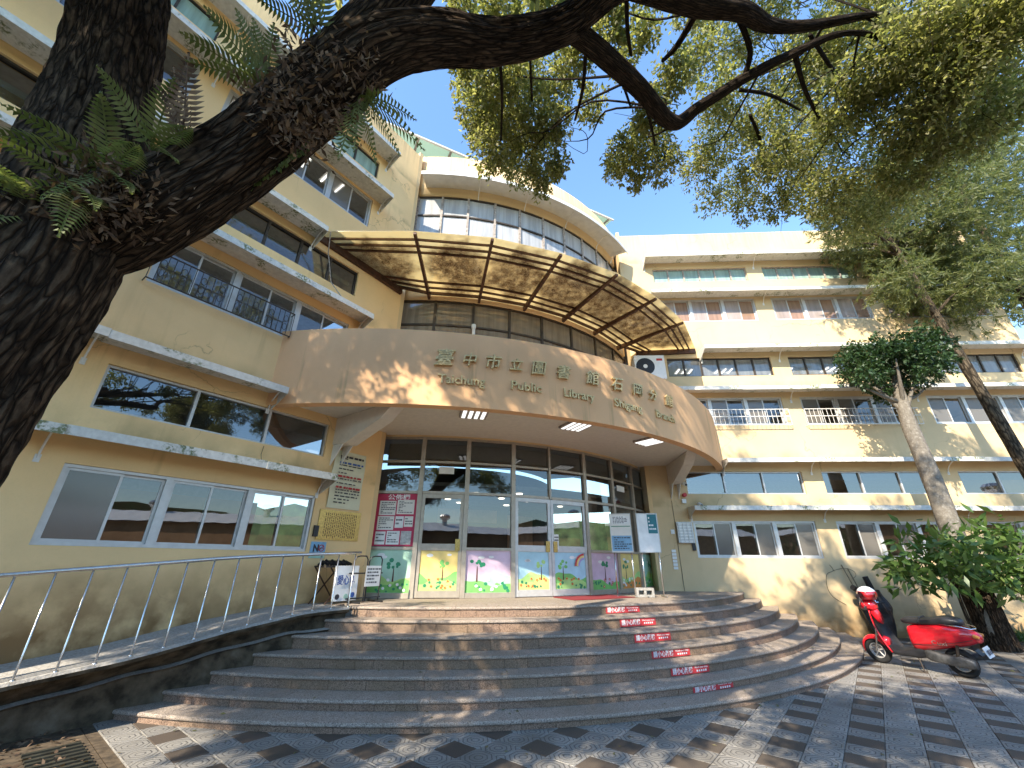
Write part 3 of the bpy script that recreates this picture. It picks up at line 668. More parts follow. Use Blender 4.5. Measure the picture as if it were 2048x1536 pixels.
# printed panels: flat coloured shapes a millimetre proud of each board
def panel_point(a0, a1, z0, z1, rr):
    P0, P1 = CY(Q, a0, rr, 0), CY(Q, a1, rr, 0); d = (P1-P0); nn = Vector((d.y, -d.x, 0)).normalized()
    return lambda u, v, off=0.: P0+d*u+UZ*(z0+(z1-z0)*v)+nn*off
def printed(a0, a1, z0, z1, rr, scheme, parent, seed):
    rd = random.Random(seed); PP = panel_point(a0, a1, z0, z1, rr)
    sky_, hillA, hillB, fl = scheme
    m = MB(); m.hexa([PP(0, 0, -.02), PP(1, 0, -.02), PP(1, 0, 0), PP(0, 0, 0), PP(0, 1, -.02), PP(1, 1, -.02), PP(1, 1, 0), PP(0, 1, 0)]); mats = [sky_, hillA, hillB, fl, 'pr_dgreen', 'pr_white', 'pr_brown']
    n = 16
    def hill(base, amp, ph, mi, off):
        m.mi = mi
        for i in range(n):
            u0, u1 = i/n, (i+1)/n; f = lambda u: max(.02, base+amp*math.sin(ph+u*5.2)+.03*math.sin(ph*3+u*13))
            m.face([PP(u0, 0.005, off), PP(u1, 0.005, off), PP(u1, f(u1), off), PP(u0, f(u0), off)])
    hill(.36, .09, seed*1.3, 1, .0012); hill(.22, .07, seed*2.1+1, 2, .002)
    def disc(u, v, ru, mi, off, k=8, sq=1.):
        m.mi = mi; m.face([PP(u+ru*math.cos(2*math.pi*j/k), v+ru*sq*math.sin(2*math.pi*j/k), off) for j in range(k)])
    for q_ in range(2):
        disc(rd.uniform(.2, .8), rd.uniform(.75, .9), rd.uniform(.06, .1), 5, .0026, 10, .5)
    tu = rd.uniform(.25, .8); m.mi = 6; m.face([PP(tu-.02, .25, .003), PP(tu+.02, .25, .003), PP(tu+.008, .62, .003), PP(tu-.008, .62, .003)])
    for q_ in range(7): disc(tu+rd.uniform(-.13, .13), .64+rd.uniform(-.06, .12), rd.uniform(.03, .06), 4 if fl != 'pr_orange' else 1, .0034+q_*.0003, 7)
    for q_ in range(16):
        u, v = rd.uniform(.05, .95), rd.uniform(.03, .22); disc(u, v, rd.uniform(.02, .045), 4 if q_ % 3 else 2, .0065+q_*.0002, 6)
    for q_ in range(8):
        u, v = rd.uniform(.08, .92), rd.uniform(.06, .3); disc(u, v, .035, 3, .0102+q_*.0002, 8); disc(u, v, .014, 6 if fl == 'pr_orange' else 5, .0122+q_*.0002, 6)
    return m.build('printed_panel', mats, parent)
SCH = [('pr_mint', 'pr_lime', 'pr_green', 'pr_white'), ('pr_yellow', 'pr_green', 'pr_lime', 'pr_orange'), ('pr_pink', 'pr_mint', 'pr_green', 'pr_white'), ('pr_sky', 'pr_lime', 'pr_yellow', 'pr_orange'), ('pr_sky', 'pr_green', 'pr_lime', 'pr_orange'), ('pr_pink', 'pr_pink', 'pr_green', 'pr_red'), ('pr_yellow', 'pr_lime', 'pr_orange', 'pr_white'), ('pr_mint', 'pr_lime', 'pr_green', 'pr_white')]
for i in (0, 2, 5, 6, 7): printed(ANG[i]+.36, ANG[i+1]-.36, PZ+.1, 1.99, r+.012, SCH[i], front, i+1)
def door(a0, a1, idx, hs):
    d = MB(); z0, z1 = PZ+.012, 3.185; rr = r+.0; dw = math.degrees(.075/r)
    d.arc(Q, rr-.025, rr+.03, a0, a0+dw, z0, z1, 1); d.arc(Q, rr-.025, rr+.03, a1-dw, a1, z0, z1, 1)
    for za, zb in ((z0, z0+.13), (1.98, 2.12), (z1-.09, z1)): d.arc(Q, rr-.024, rr+.029, a0+dw, a1-dw, za, zb, 1)
    dr = d.build('door', 'aluminium' if idx != 1 else 'aluminium_warm', lib)
    g = MB(); g.face(quad_on(a0+dw, a1-dw, 2.12, z1-.09, rr)); g.build('pane', 'glass', dr)
    printed(a0+dw, a1-dw, z0+.13, 1.98, rr+.006, SCH[idx], dr, idx+1)
    h = MB(); ah = (a1-dw*.8) if hs else (a0+dw*.8); h.arc(Q, rr+.031, rr+.05, ah-.65 if hs else ah-.1, ah+.1 if hs else ah+.65, 1.98, 2.22, 1); h.build('lock_plate', 'brass', dr)
door(ANG[1]+.38, ANG[2]-.38, 1, True); door(ANG[3]+.38, ANG[4]-.04, 3, True); door(ANG[4]+.04, ANG[5]-.38, 4, False)
m = MB(); PP = panel_point(ANG[4]+1.2, ANG[5]-1.2, 1.2, 1.98, r+.04)
for k, c in enumerate(('pr_red', 'pr_yellow', 'pr_sky')):
    m.mi = k
    for j in range(8):
        t0, t1 = math.pi*(.5+.5*j/8), math.pi*(.5+.5*(j+1)/8); ra, rb_ = .36-.06*k, .30-.06*k
        m.face([PP(.98+ra*math.cos(t0), .62+ra*math.sin(t0)), PP(.98+rb_*math.cos(t0), .62+rb_*math.sin(t0)), PP(.98+rb_*math.cos(t1), .62+rb_*math.sin(t1)), PP(.98+ra*math.cos(t1), .62+ra*math.sin(t1))])
m.build('rainbow_print', ['pr_red', 'pr_yellow', 'pr_violet'], front)
# notices on the glass
def sheet(PP, u0, u1, v0, v1, off, mat, name, parent, lines=0, ink='ink', th=.004):
    m = MB(); m.hexa([PP(u0, v0, off-th), PP(u1, v0, off-th), PP(u1, v0, off), PP(u0, v0, off), PP(u0, v1, off-th), PP(u1, v1, off-th), PP(u1, v1, off), PP(u0, v1, off)])
    rd = random.Random(int(u0*1e3+v0*77)+lines); m.mi = 1
    for i in range(lines):
        v = v1-(v1-v0)*(i+1)/(lines+1.2); h = (v1-v0)/(lines+1)*.22; u = u0+(u1-u0)*.1
        while u < u1-(u1-u0)*.14:
            w_ = (u1-u0)*rd.uniform(.04, .16); m.face([PP(u, v-h, off+.0015), PP(min(u+w_, u1-.01), v-h, off+.0015), PP(min(u+w_, u1-.01), v+h, off+.0015), PP(u, v+h, off+.0015)]); u += w_+(u1-u0)*.03
            if rd.random() < .12: break
    return m.build(name, [mat, ink], parent)
PP = panel_point(ANG[0]+.4, ANG[1]-.4, 2.06, 3.18, r+.012)
po = sheet(PP, .0, 1, .0, 1, .012, 'poster_red', 'notice_board', lib)
for u0, u1, v0, v1, ln, mt in ((.10, .50, .58, .86, 7, 'paper'), (.53, .95, .60, .88, 8, 'paper'), (.09, .49, .30, .56, 6, 'paper'), (.52, .72, .34, .56, 2, 'pr_white'), (.74, .95, .36, .56, 3, 'paper'), (.08, .32, .03, .27, 3, 'pr_white'), (.35, .66, .03, .28, 5, 'pr_white'), (.69, .94, .03, .28, 0, 'poster_grey')):
    sheet(PP, u0, u1, v0, v1, .018, mt, 'notice_sheet', po, ln)
put_text('公佈欄', .13, .001, 'pr_white', lambda x, y, d: PP(.55, .91, .014+d)+(PP(1, 0)-PP(0, 0)).normalized()*x+UZ*(y-.02), 'lettering', po, width=.5, bold=.002)
for i, (u0, u1, v0) in ((1, (.35, .72, .88)), (6, (.2, .6, .86))):
    PP = panel_point(ANG[i]+.4, ANG[i+1]-.4, 3.25, 3.9, r+.012); sheet(PP, u0, u1, v0-.25, v0, .006, 'paper', 'notice_sheet', front)
PP = panel_point(ANG[4]+.5, ANG[5]-.4, 2.1, 3.1, r+.03); sheet(PP, .0, .14, -.06, .28, .006, 'paper', 'notice_sheet', front, 4)
# lobby: down lights, picture frames, desk
for a, rr in ((2, 6.6), (8, 5.6), (14, 6.9), (22, 6.2), (23, 7.2), (31, 6.0), (44, 6.8), (46, 5.8), (12, 4.9), (30, 4.9)):
    m = MB(); m.tube([CY(Q, a, rr, 3.415), CY(Q, a, rr, 3.40)], .085, 14); m.build('down_light', 'lamp_down', lib)
desk = thing('reception_desk', 'dark reception desk inside the lobby behind the glass doors', 'desk', CY(Q, 26, 5.6, PZ))
m = MB(); m.arc(Q, 5.2, 5.8, 12, 40, PZ, 2.0, 8); m.build('desk_body', 'interior_dark', desk); m = MB(); m.arc(Q, 5.1, 5.9, 11.5, 40.5, 2.0, 2.05, 8); m.build('desk_top', 'brown_steel', desk)
m = MB(); m.arc(Q, 4.21, 4.26, 4, 30, 2.9, 3.3, 6); m.build('wall_board', 'curtain', lib)
m = MB(); m.arc(Q, 4.21, 4.25, 36, 52, 1.6, 3.2, 6); m.build('wall_board', 'curtain', lib)
# ---- sign band, soffit and its lights
bL, bR = hit(QF, RF, nL, CL, False), hit(QF, RF, nR, CR, True)
m = MB(); m.arc(QF, RF-.2, RF, bL-.3, bR+.3, 4.42, 6.0, 64); band = m.build('sign_band', 'fascia_paint', lib, False)
m = MB(); pin = [CY(Q, a, RB+.02, 4.56) for a in np.linspace(aL-1, aR+1, 30)]; pout = [CY(QF, a, RF-.19, 4.56) for a in np.linspace(bL-.2, bR+.2, 30)]
for i in range(29): m.hexa([pin[i], pin[i+1], pout[i+1], pout[i], pin[i]+UZ*.25, pin[i+1]+UZ*.25, pout[i+1]+UZ*.25, pout[i]+UZ*.25])
soff = m.build('soffit', 'soffit_white', lib)
for x, y in ((948, 827), (1152, 852), (1298, 883)):
    c = atz(x, y, 4.53); rad = (c-QF); rad.z = 0; rad.normalize(); tg = Vector((-rad.y, rad.x, 0)); Mx = Matrix((tg, rad, UZ)).transposed()
    m = MB(); m.box(c+UZ*.005, .28, .28, .024, Mx); lp = m.build('soffit_lamp', 'worn_frame', lib)
    for k in range(4):
        q_ = MB(); q_.box(c-UZ*.024+tg*(-.195+.13*k), .036, .25, .006, Mx); q_.build('lamp_tube', 'lamp_white', lp)
for F, a, sg in ((LW, 4.75, 1), (RW, 4.35, -1)):     # cantilever beams carrying the band, with their struts
    m = MB(); m.prism([F(a-.14, .003, 3.98), F(a-.14, .45, 3.95), F(a-.14, 1.5, 4.28), F(a-.14, 1.9, 4.55), F(a-.14, .003, 4.55)], F(.28, 0, 0)-F(0, 0, 0)); bm_ = m.build('beam', 'soffit_white', lib)
    for o in (-.12, .10): 
        m = MB(); m.prism([F(a+o, .003, 3.55), F(a+o, .36, 3.97), F(a+o, .003, 3.97)], F(.02, 0, 0)-F(0, 0, 0)); m.build('strut_plate', 'white_paint', bm_)
CN = list('臺中市立圖書館石岡分館'); pcn = [8.4, 11.0, 13.5, 16.05, 18.6, 21.6, 25.4, 29.0, 32.4, 35.3, 38.7]; scn = [.46, .36, .40, .34, .40, .40, .42, .42, .40, .36, .40]
for ch, a, sz in zip(CN, pcn, scn):
    sz *= .84; put_text(ch, sz, .026, 'letter_metal', lambda x, y, d: CY(QF, a+math.degrees((x+.16*(y-sz*.4))/RF), RF+.035+d, 5.40-sz*.36+y+.06*x), 'letter', band, bold=.003)
for wd, a0, a1 in (('Taichung', 7.86, 12.69), ('Public', 15.47, 18.86), ('Library', 21.55, 25.53), ('Shigang', 28.35, 32.83), ('Branch', 35.51, 39.47)):
    am = (a0+a1)/2
    put_text(wd, .26, .016, 'letter_metal', lambda x, y, d: CY(QF, am+math.degrees(x/RF), RF+.022+d, 4.87+y), 'letter', band, width=R_(a1-a0)*RF, bold=.004)
# ---- amber canopy
can_o = [LW(3.27, .02, 8.70)] + [atz(x, y, 8.70) for x, y in ((830, 463), (985, 476), (1122, 507), (1234, 547), (1312, 595), (1366, 643))] + [RW(5.78, .02, 8.70)]
def can_in(p):
    v = p-Q; v.z = 0; v.normalize(); return Q+v*(RB+.03)+UZ*8.62
can_i = [LW(5.75, .05, 8.62)] + [can_in(p) for p in can_o[1:-1]] + [RW(3.72, .05, 8.62)]
canopy = MB(); 
for p, q_ in ((can_o[0], can_i[0]), (can_o[-1], can_i[-1])): 
    d = (q_-p); sdv = d.cross(UZ).normalized()*.05; canopy.hexa([p-sdv-UZ*.20, q_-sdv-UZ*.20, q_+sdv-UZ*.20, p+sdv-UZ*.20, p-sdv-UZ*.03, q_-sdv-UZ*.03, q_+sdv-UZ*.03, p+sdv-UZ*.03])
cano = canopy.build('canopy', 'brown_steel', lib)
for p, q_ in zip(can_o[1:-1], can_i[1:-1]):
    d = (q_-p); sdv = d.cross(UZ).normalized()*.035; m = MB()
    m.hexa([p-sdv-UZ*.075, q_-sdv-UZ*.16, q_+sdv-UZ*.16, p+sdv-UZ*.075, p-sdv-UZ*.012, q_-sdv-UZ*.012, q_+sdv-UZ*.012, p+sdv-UZ*.012]); m.build('rafter', 'brown_steel', cano)
for i in range(7):
    for f in (.09, .18, .27, .74, .84, .93):
        p = can_o[i].lerp(can_i[i], f); q_ = can_o[i+1].lerp(can_i[i+1], f); m = MB(); d = (q_-p).normalized(); sdv = d.cross(UZ)*.02
        dz = -.012 if f < .9 else -.05
        m.hexa([p-sdv-UZ*(.05-dz), q_-sdv-UZ*(.05-dz), q_+sdv-UZ*(.05-dz), p+sdv-UZ*(.05-dz), p-sdv-UZ*.012, q_-sdv-UZ*.012, q_+sdv-UZ*.012, p+sdv-UZ*.012]); m.build('purlin', 'brown_steel', cano)
    p0, p1 = can_o[i]+(can_o[i]-can_i[i]).normalized()*.02, can_o[i+1]+(can_o[i+1]-can_i[i+1]).normalized()*.02
    m = MB(); m.hexa([p0-UZ*.008, p1-UZ*.008, can_i[i+1]-UZ*.008, can_i[i]-UZ*.008, p0, p1, can_i[i+1], can_i[i]]); m.build('canopy_sheet', 'polycarbonate', cano)
# ---- roof-top shelter of green polycarbonate
A_, B_ = Vector((-4.7, 8.95, 15.3)), Vector((4.3, 13.35, 15.3)); bk = Vector((-.434, .901, 0))
m = MB(); m.hexa([A_, B_, B_+bk*5+UZ*.9, A_+bk*5+UZ*.9, A_+UZ*.03, B_+UZ*.03, B_+bk*5+UZ*.93, A_+bk*5+UZ*.93]); sh = m.build('roof_shelter', 'poly_green', lib)
m = MB(); m.tube([A_-UZ*.04, B_-UZ*.04], .05, 6); m.build('eave_bar', 'white_paint', sh)
for f in np.linspace(.04, .98, 9):
    p = A_.lerp(B_, f); m = MB(); m.tube([p+UZ*-.05, p+bk*5+UZ*.85], .045, 6); m.tube([p+bk*.8+UZ*.1, Vector((p.x+bk.x*.8, p.y+bk.y*.8, 13.4))], .045, 6); m.build('shelter_post', 'worn_frame', sh)
# ---- window grilles
def grille(F, a0, a1, z0, z1, p, mat, n, scroll):
    m = MB(); rr = .009
    for z in ((z0, z1) if scroll else (z0, (z0+z1)/2+.02, z1)): m.tube([F(a0, p, z), F(a1, p, z)], rr*1.5, 6)
    for e in (a0, a1): m.tube([F(e, .0, z1), F(e, p, z1)], rr, 5); m.tube([F(e, .0, z0), F(e, p, z0)], rr, 5)
    for i in range(n+1):
        a = a0+(a1-a0)*i/n; m.tube([F(a, p, z0), F(a, p, z1)], rr*.75, 5)
    if scroll:
        for i in range(1, n, 3):
            a = a0+(a1-a0)*(i+.5)/n; zc = (z0+z1)/2; w_ = (a1-a0)/n*.42
            for sx in (-1, 1):
                for sz in (-1, 1): m.tube([F(a+sx*w_*math.sin(t_)*1., p, zc+sz*(.02+.07*(1-math.cos(t_)))) for t_ in np.linspace(0, 4.4, 9)], .005, 4)
    return m.build('window_grille', mat, lib)
grille(LW, .9, 3.2, 5.84, 6.36, .16, 'dark_frame', 24, True)
for a, b in BR[:2]: grille(RW, a-.04, b+.04, 5.84, 6.36, .14, 'white_paint', 26, False)
# ---- wall fittings
def fit(F, a0, a1, z0, z1, p1, mat, name, label, cat, parent=None, **kw):
    m = MB(); m.fbox(F, a0, a1, .003, p1, z0, z1); return tag(m.build(name, mat), label, cat)
o = fit(RW, 4.25, 4.7, 2.3, 2.88, .1, 'aluminium', 'meter_cage', 'grey slatted metal meter cage beside the right wing ground floor window', 'meter cage')
for i in range(7):
    m = MB(); m.fbox(RW, 4.27, 4.68, .101, .112, 2.33+i*.08, 2.36+i*.08); m.build('slat', 'white_paint', o)
for i in range(4):
    m = MB(); m.fbox(RW, 4.29+i*.12, 4.31+i*.12, .113, .12, 2.31, 2.87); m.build('bar', 'aluminium', o)
fit(RW, 4.63, 4.72, 2.1, 2.3, .05, 'black_plastic', 'intercom', 'black intercom box on the right wing wall below the meter cage', 'intercom')
fit(LW, 4.54, 4.63, 2.18, 2.38, .05, 'black_plastic', 'intercom', 'black box beside the gold plaque on the left wing wall', 'intercom')
fit(RW, 4.08, 4.18, 2.55, 2.67, .03, 'white_plastic', 'wall_switch', 'small white switch box on the pier right of the entrance', 'switch')
fit(RW, 4.52, 4.64, 3.42, 3.54, .08, 'white_plastic', 'junction_box', 'white junction box above the awning at the right pier', 'box')
m = MB(); m.tube([RW(4.62, .003, 3.66), RW(4.62, .12, 3.66)], .06, 10); tag(m.build('alarm_bell', 'sticker_red'), 'round red alarm bell on the right pier', 'alarm')
for F, a, z, lab in ((RW, 4.64, 4.0, 'white dome security camera under the sign band beam on the right pier'), (RW, 5.0, 3.40, 'white bullet security camera perched on the ground floor awning end')):
    c = thing('security_camera', lab, 'camera', F(a, .05, z))
    m = MB(); m.tube([F(a, .003, z), F(a, .1, z)], .035, 10); m.build('mount', 'white_plastic', c)
    m = MB(); m.tube([F(a, .1, z), F(a+.02, .22, z-.06)], [.05, .045], 10); m.build('camera_body', 'white_plastic', c); m = MB(); m.tube([F(a+.02, .222, z-.061), F(a+.022, .232, z-.066)], .034, 10); m.build('lens', 'black_plastic', c)
m = MB(); m.tube([RW(4.23, .012, z) for z in (1.05, 1.8, 2.9, 3.5)], .006, 6); tag(m.build('cable', 'dark_frame'), 'thin dark vertical cable down the right pier', 'cable')
m = MB(); m.tube([LW(3.3, .01, 3.66), LW(3.28, .03, 3.5), LW(3.32, .03, 3.36), LW(3.45, .55, 3.31)], .006, 5); tag(m.build('cable', 'bamboo'), 'thin looping cable hanging under the left ground floor clerestory', 'cable')
m = MB(); m.tube([LW(3.35, .5, 8.5), LW(3.5, .3, 8.1), LW(3.75, .2, 7.5), LW(4.0, .45, 7.05)], .012, 6); tag(m.build('cable', 'worn_frame'), 'pale cable sagging between two awnings beside the amber canopy', 'cable')
sm = lambda P_: [Vector(q_) for q_ in crom([tuple(p_) for p_ in P_], 6)]
m = MB(); m.tube(sm([RW(8.35, .01, 1.75), RW(8.4, .02, 1.6), RW(8.2, .02, 1.5), RW(8.12, .02, 1.2), RW(8.2, .02, .95), RW(8.5, .02, .75)]), .005, 5); m.tube(sm([RW(8.4, .02, 1.6), RW(8.7, .03, 1.66), RW(8.93, .03, 1.6), RW(8.97, .03, 1.48), RW(8.85, .03, 1.4)]), .005, 5); tag(m.build('cable', 'dark_frame'), 'tangled dark wire on the wall behind the scooter', 'cable')
# air conditioner behind the sign band
ac = thing('air_conditioner', 'white outdoor air conditioner unit standing behind the sign band', 'air conditioner', RW(3.9, .62, 6.6))
m = MB(); m.fbox(RW, 3.42, 4.4, .42, .78, 7.22, 8.06); m.build('case', 'white_plastic', ac)
m = MB(); c = RW(3.76, .785, 7.66); 
for rr in (.29, .23, .17, .11): m.tube([c+dR*rr*math.cos(a)+UZ*rr*math.sin(a) for a in np.linspace(0, 6.283, 21)], .006, 5)
for a in np.linspace(0, 6.283, 19): m.tube([c, c+dR*.3*math.cos(a)+UZ*.3*math.sin(a)], .005, 4)
m.build('fan_grille', 'black_plastic', ac)
m = MB(); m.tube([c-nR*.003, c+nR*.004], .3, 24); m.build('fan_opening', 'black_plastic', ac); m = MB(); m.tube([c+nR*.005, c+nR*.016], .07, 12); m.build('fan_hub', 'white_plastic', ac)
m = MB(); m.fbox(RW, 4.14, 4.33, .781, .786, 7.86, 7.94); m.build('badge', 'ink_red', ac)
m = MB(); m.fbox(RW, 3.5, 3.56, .45, .75, 5.6, 7.22); m.fbox(RW, 4.26, 4.32, .45, .75, 5.6, 7.22); m.build('stand', 'worn_frame', ac)
m = MB(); m.tube([CY(Q, 10.9, RB+.03, 5.6), CY(Q, 10.9, RB+.03, 7.62)], .045, 10); m.tube([CY(Q, 10.9, RB+.03, 7.62), CY(Q, 10.9, RB+.03, 7.74)], .06, 10); m.build('vent_pipe', 'white_plastic', lib)
# ================================================================== SIGNS AND SMALL THINGS
def flat(F, a0, a1, z0, z1, p):
    return lambda u, v, off=0.: F(a0+(a1-a0)*u, p+off, z0+(z1-z0)*v)
PP = flat(LW, 4.71, 5.46, 2.73, 3.90, .02)
sg = thing('opening_hours_board', 'tall cream notice board with coloured text lines on the left wing wall', 'notice board', LW(5.08, .02, 2.73))
m = MB(); n = 12; m.loft([[PP(0, i/n, -.012+.02*math.sin(i*.8)), PP(1, i/n, -.012+.012*math.sin(i*.8+1)), PP(1, i/n, .012*math.sin(i*.8+1)), PP(0, i/n, .02*math.sin(i*.8))] for i in range(n+1)]); m.build('board', 'paper_cream', sg)
rd = random.Random(4)
for v, h, mt, u1 in ((.90, .018, 'ink', .9), (.865, .009, 'ink', .4), (.79, .016, 'ink_blue', .9), (.745, .009, 'ink', .9), (.68, .009, 'ink', .6), (.61, .009, 'ink', .4), (.55, .016, 'ink_red', .9), (.505, .009, 'ink', .9), (.43, .009, 'ink', .75), (.36, .018, 'ink_red', .9), (.315, .01, 'ink', .9), (.265, .01, 'ink', .9), (.21, .01, 'ink', .85), (.155, .01, 'ink', .6), (.10, .01, 'ink', .5)):
    m = MB(); u = .16
    while u < u1:
        w_ = rd.uniform(.04, .14); m.face([PP(u, v-h, .024), PP(min(u+w_, u1+.02), v-h, .024), PP(min(u+w_, u1+.02), v+h, .024), PP(u, v+h, .024)]); u += w_+rd.uniform(.015, .05)
    tag(m.build('text_line', mt, sg), kind='stuff')
pl = thing('brass_plaque', 'gold engraved plaque below the cream notice board', 'plaque', LW(5.07, .02, 2.13))
PP = flat(LW, 4.61, 5.54, 2.13, 2.69, .004)
m = MB(); m.hexa([PP(0, 0, 0), PP(1, 0, 0), PP(1, 0, .015), PP(0, 0, .015), PP(0, 1, 0), PP(1, 1, 0), PP(1, 1, .015), PP(0, 1, .015)]); m.build('plate', 'brass', pl)
m = MB()
for i in range(17):
    u = .14+i*.046
    v = .9
    while v > .12:
        h = rd.uniform(.03, .1); m.face([PP(u, v-h, .0165), PP(u+.018, v-h, .0165), PP(u+.018, v, .0165), PP(u, v, .0165)]); v -= h+.03
m.build('engraving', 'brown_steel', pl)
ns = thing('no_smoking_sign', 'small pale blue NO smoking sign under the gold plaque', 'sign', LW(4.7, .02, 1.8))
PP = flat(LW, 4.55, 4.86, 1.80, 2.09, .004); m = MB(); m.hexa([PP(0, 0, 0), PP(1, 0, 0), PP(1, 0, .006), PP(0, 0, .006), PP(0, 1, 0), PP(1, 1, 0), PP(1, 1, .006), PP(0, 1, .006)]); m.build('plate', 'blue_print', ns)
m = MB(); m.face([PP(.02, .0, .0072), PP(.98, .0, .0072), PP(.98, .26, .0072), PP(.02, .26, .0072)]); m.build('lower_strip', 'pr_mint', ns)
put_text('N', .17, .001, 'ink', lambda x, y, d: LW(4.66+x, .0125+d, 1.92+y), 'lettering', ns, width=.11, bold=.008)
m = MB(); c = LW(4.77, .012, 1.98); m.tube([c+dL*.055*math.cos(a)+UZ*.055*math.sin(a) for a in np.linspace(0, 6.283, 25)], .008, 5); m.tube([c+dL*.04+UZ*.04, c-dL*.04-UZ*.04], .007, 5); m.build('red_ring', 'ink_red', ns)
m = MB(); m.tube([c-dL*.04, c+dL*.035], .006, 5); m.build('cigarette', 'ink', ns)
# courtesy umbrella stand and barrier with a small notice, by the left wall
us = thing('umbrella_stand', 'crossed wooden leg umbrella stand with a white lettered poster beside the ramp top', 'stand', LW(4.95, .35, PZ))
for s0, s1, p in ((4.62, 5.12, .16), (5.12, 4.62, .16), (4.72, 5.22, .5), (5.22, 4.72, .5)):
    m = MB(); m.tube([LW(s0, p, PZ), LW(s1, p, PZ+.62)], .014, 6); m.build('leg', 'brown_steel', us)
m = MB(); m.fbox(LW, 4.62, 5.22, .14, .52, PZ+.6, PZ+.63); m.build('tray', 'dark_frame', us)
m = MB()
for i in range(9): m.tube([LW(4.66+i*.06, .2+.03*(i % 3), PZ+.64), LW(4.68+i*.06, .3, PZ+.70+.02*(i % 2)), LW(4.7+i*.06, .45, PZ+.65)], .025, 6)
m.build('folded_umbrellas', 'tarp', us)
PPu = lambda u, v, off=0.: LW(4.78+.50*u, .56+.03*(1-v)+off, PZ+.05+.58*v)
sheet(PPu, 0, 1, 0, 1, .012, 'pr_white', 'poster', us, 0)
put_text('愛心傘', .17, .001, 'ink_blue', lambda x, y, d: PPu(.5, .48, .02+d)+dL*x+UZ*y, 'lettering', us, width=.38, bold=.003)
for u, v, mt in ((.2, .12, 'ink'), (.55, .12, 'pr_mint'), (.82, .16, 'ink_blue')):
    m = MB(); c = PPu(u, v, .016); m.tube([c, c+nL*.002], .045, 12); m.build('poster_mark', mt, us)
br = thing('barrier_frame', 'black tubular barrier frame holding a small white notice by the entrance jamb', 'barrier', LW(5.45, .6, PZ))
for s, p in ((5.28, .62), (5.62, .62)):
    m = MB(); m.tube([LW(s-.16, p, PZ+.02), LW(s-.16, p, PZ+.70), LW(s-.12, p, PZ+.78), LW(s-.04, p, PZ+.80), LW(s+.10, p, PZ+.80), LW(s+.14, p, PZ+.74), LW(s+.14, p, PZ+.02)], .013, 7); m.build('tube_arch', 'black_plastic', br)
for zz in (.08, .5): m = MB(); m.tube([LW(5.05, .62, PZ+zz), LW(5.8, .62, PZ+zz)], .012, 6); m.build('cross_bar', 'black_plastic', br)
for ss in (5.2, 5.7): m = MB(); m.tube([LW(ss, .4, PZ+.015), LW(ss, .84, PZ+.015)], .015, 6); m.build('foot', 'black_plastic', br)
sheet(lambda u, v, off=0.: LW(5.38+.34*u, .66+off, PZ+.27+.36*v), 0, 1, 0, 1, .004, 'pr_white', 'notice_sheet', br, 5)
# notice stands right of the doors
def stand(px, mats, label, w_=.48, lines=0, tilt=0):
    b = atz(*px, PZ); view = Vector((b.x, b.y, 0)).normalized(); rt = Vector((view.y, -view.x, 0)); rt = (rt*math.cos(tilt)+view*math.sin(tilt)).normalized(); fw = Vector((rt.y, -rt.x, 0)); 
    t_ = thing('notice_stand', label, 'notice stand', b)
    for s_ in (-1, 1):
        m = MB(); m.tube([b+rt*.2*s_+UZ*.02, b+rt*.2*s_+UZ*1.05], .016, 8); m.build('pole', 'steel', t_, True)
        m = MB(); m.tube([b+rt*.2*s_+fw*.22+UZ*.015, b+rt*.2*s_-fw*.22+UZ*.015], .016, 6); m.build('foot', 'steel', t_)
    PPs = lambda u, v, off=0.: b+rt*(-w_/2+w_*u)+UZ*(.96+.86*v)+fw*(.03+off)
    m = MB()
    for u0, u1, v0, v1 in ((-.03, 1.03, -.02, .0), (-.03, 1.03, 1, 1.02), (-.03, 0, 0, 1), (1, 1.03, 0, 1)): m.hexa([PPs(u0, v0, -.02), PPs(u1, v0, -.02), PPs(u1, v0, .012), PPs(u0, v0, .012), PPs(u0, v1, -.02), PPs(u1, v1, -.02), PPs(u1, v1, .012), PPs(u0, v1, .012)])
    m.build('board_frame', 'aluminium', t_)
    sheet(PPs, 0, 1, 0, 1, .004, mats, 'board', t_, lines)
    return t_, PPs
s1, PPs = stand((1254, 1193), 'paper', 'notice stand with a printed poster in its frame beside the right door', lines=0)
sheet(PPs, .02, .98, .02, .42, .007, 'blue_print', 'poster_block', s1, 6); sheet(PPs, .05, .95, .72, .96, .007, 'pr_white', 'poster_block', s1, 5); m = MB(); m.hexa([PPs(.03, .66, .006), PPs(.97, .66, .006), PPs(.97, .66, .008), PPs(.03, .66, .008), PPs(.03, .68, .006), PPs(.97, .68, .006), PPs(.97, .68, .008), PPs(.03, .68, .008)]); m.build('poster_rule', 'pr_dgreen', s1)
s2, PPs = stand((1311, 1194), 'pr_white', 'blank white board stand with a teal notice in its corner', tilt=.25)
sheet(PPs, .52, .98, .48, .99, .007, 'teal_print', 'teal_notice', s2, 4, 'pr_white')
cb = thing('concrete_block', 'grey hollow concrete block weighing down the notice stands', 'concrete block', atz(1290, 1192, PZ))
b = atz(1290, 1194, PZ); m = MB(); ex = dR
for z0, z1, a0, a1 in ((0, .05, 0, .4), (.14, .19, 0, .4), (.05, .14, 0, .05), (.05, .14, .175, .225), (.05, .14, .35, .4)):
    o_ = b-ex*.2; m.hexa([o_+ex*a0+UZ*z0+nR*.095, o_+ex*a1+UZ*z0+nR*.095, o_+ex*a1+UZ*z0-nR*.095, o_+ex*a0+UZ*z0-nR*.095, o_+ex*a0+UZ*z1+nR*.095, o_+ex*a1+UZ*z1+nR*.095, o_+ex*a1+UZ*z1-nR*.095, o_+ex*a0+UZ*z1-nR*.095])
m.build('block', 'concrete_block', cb)
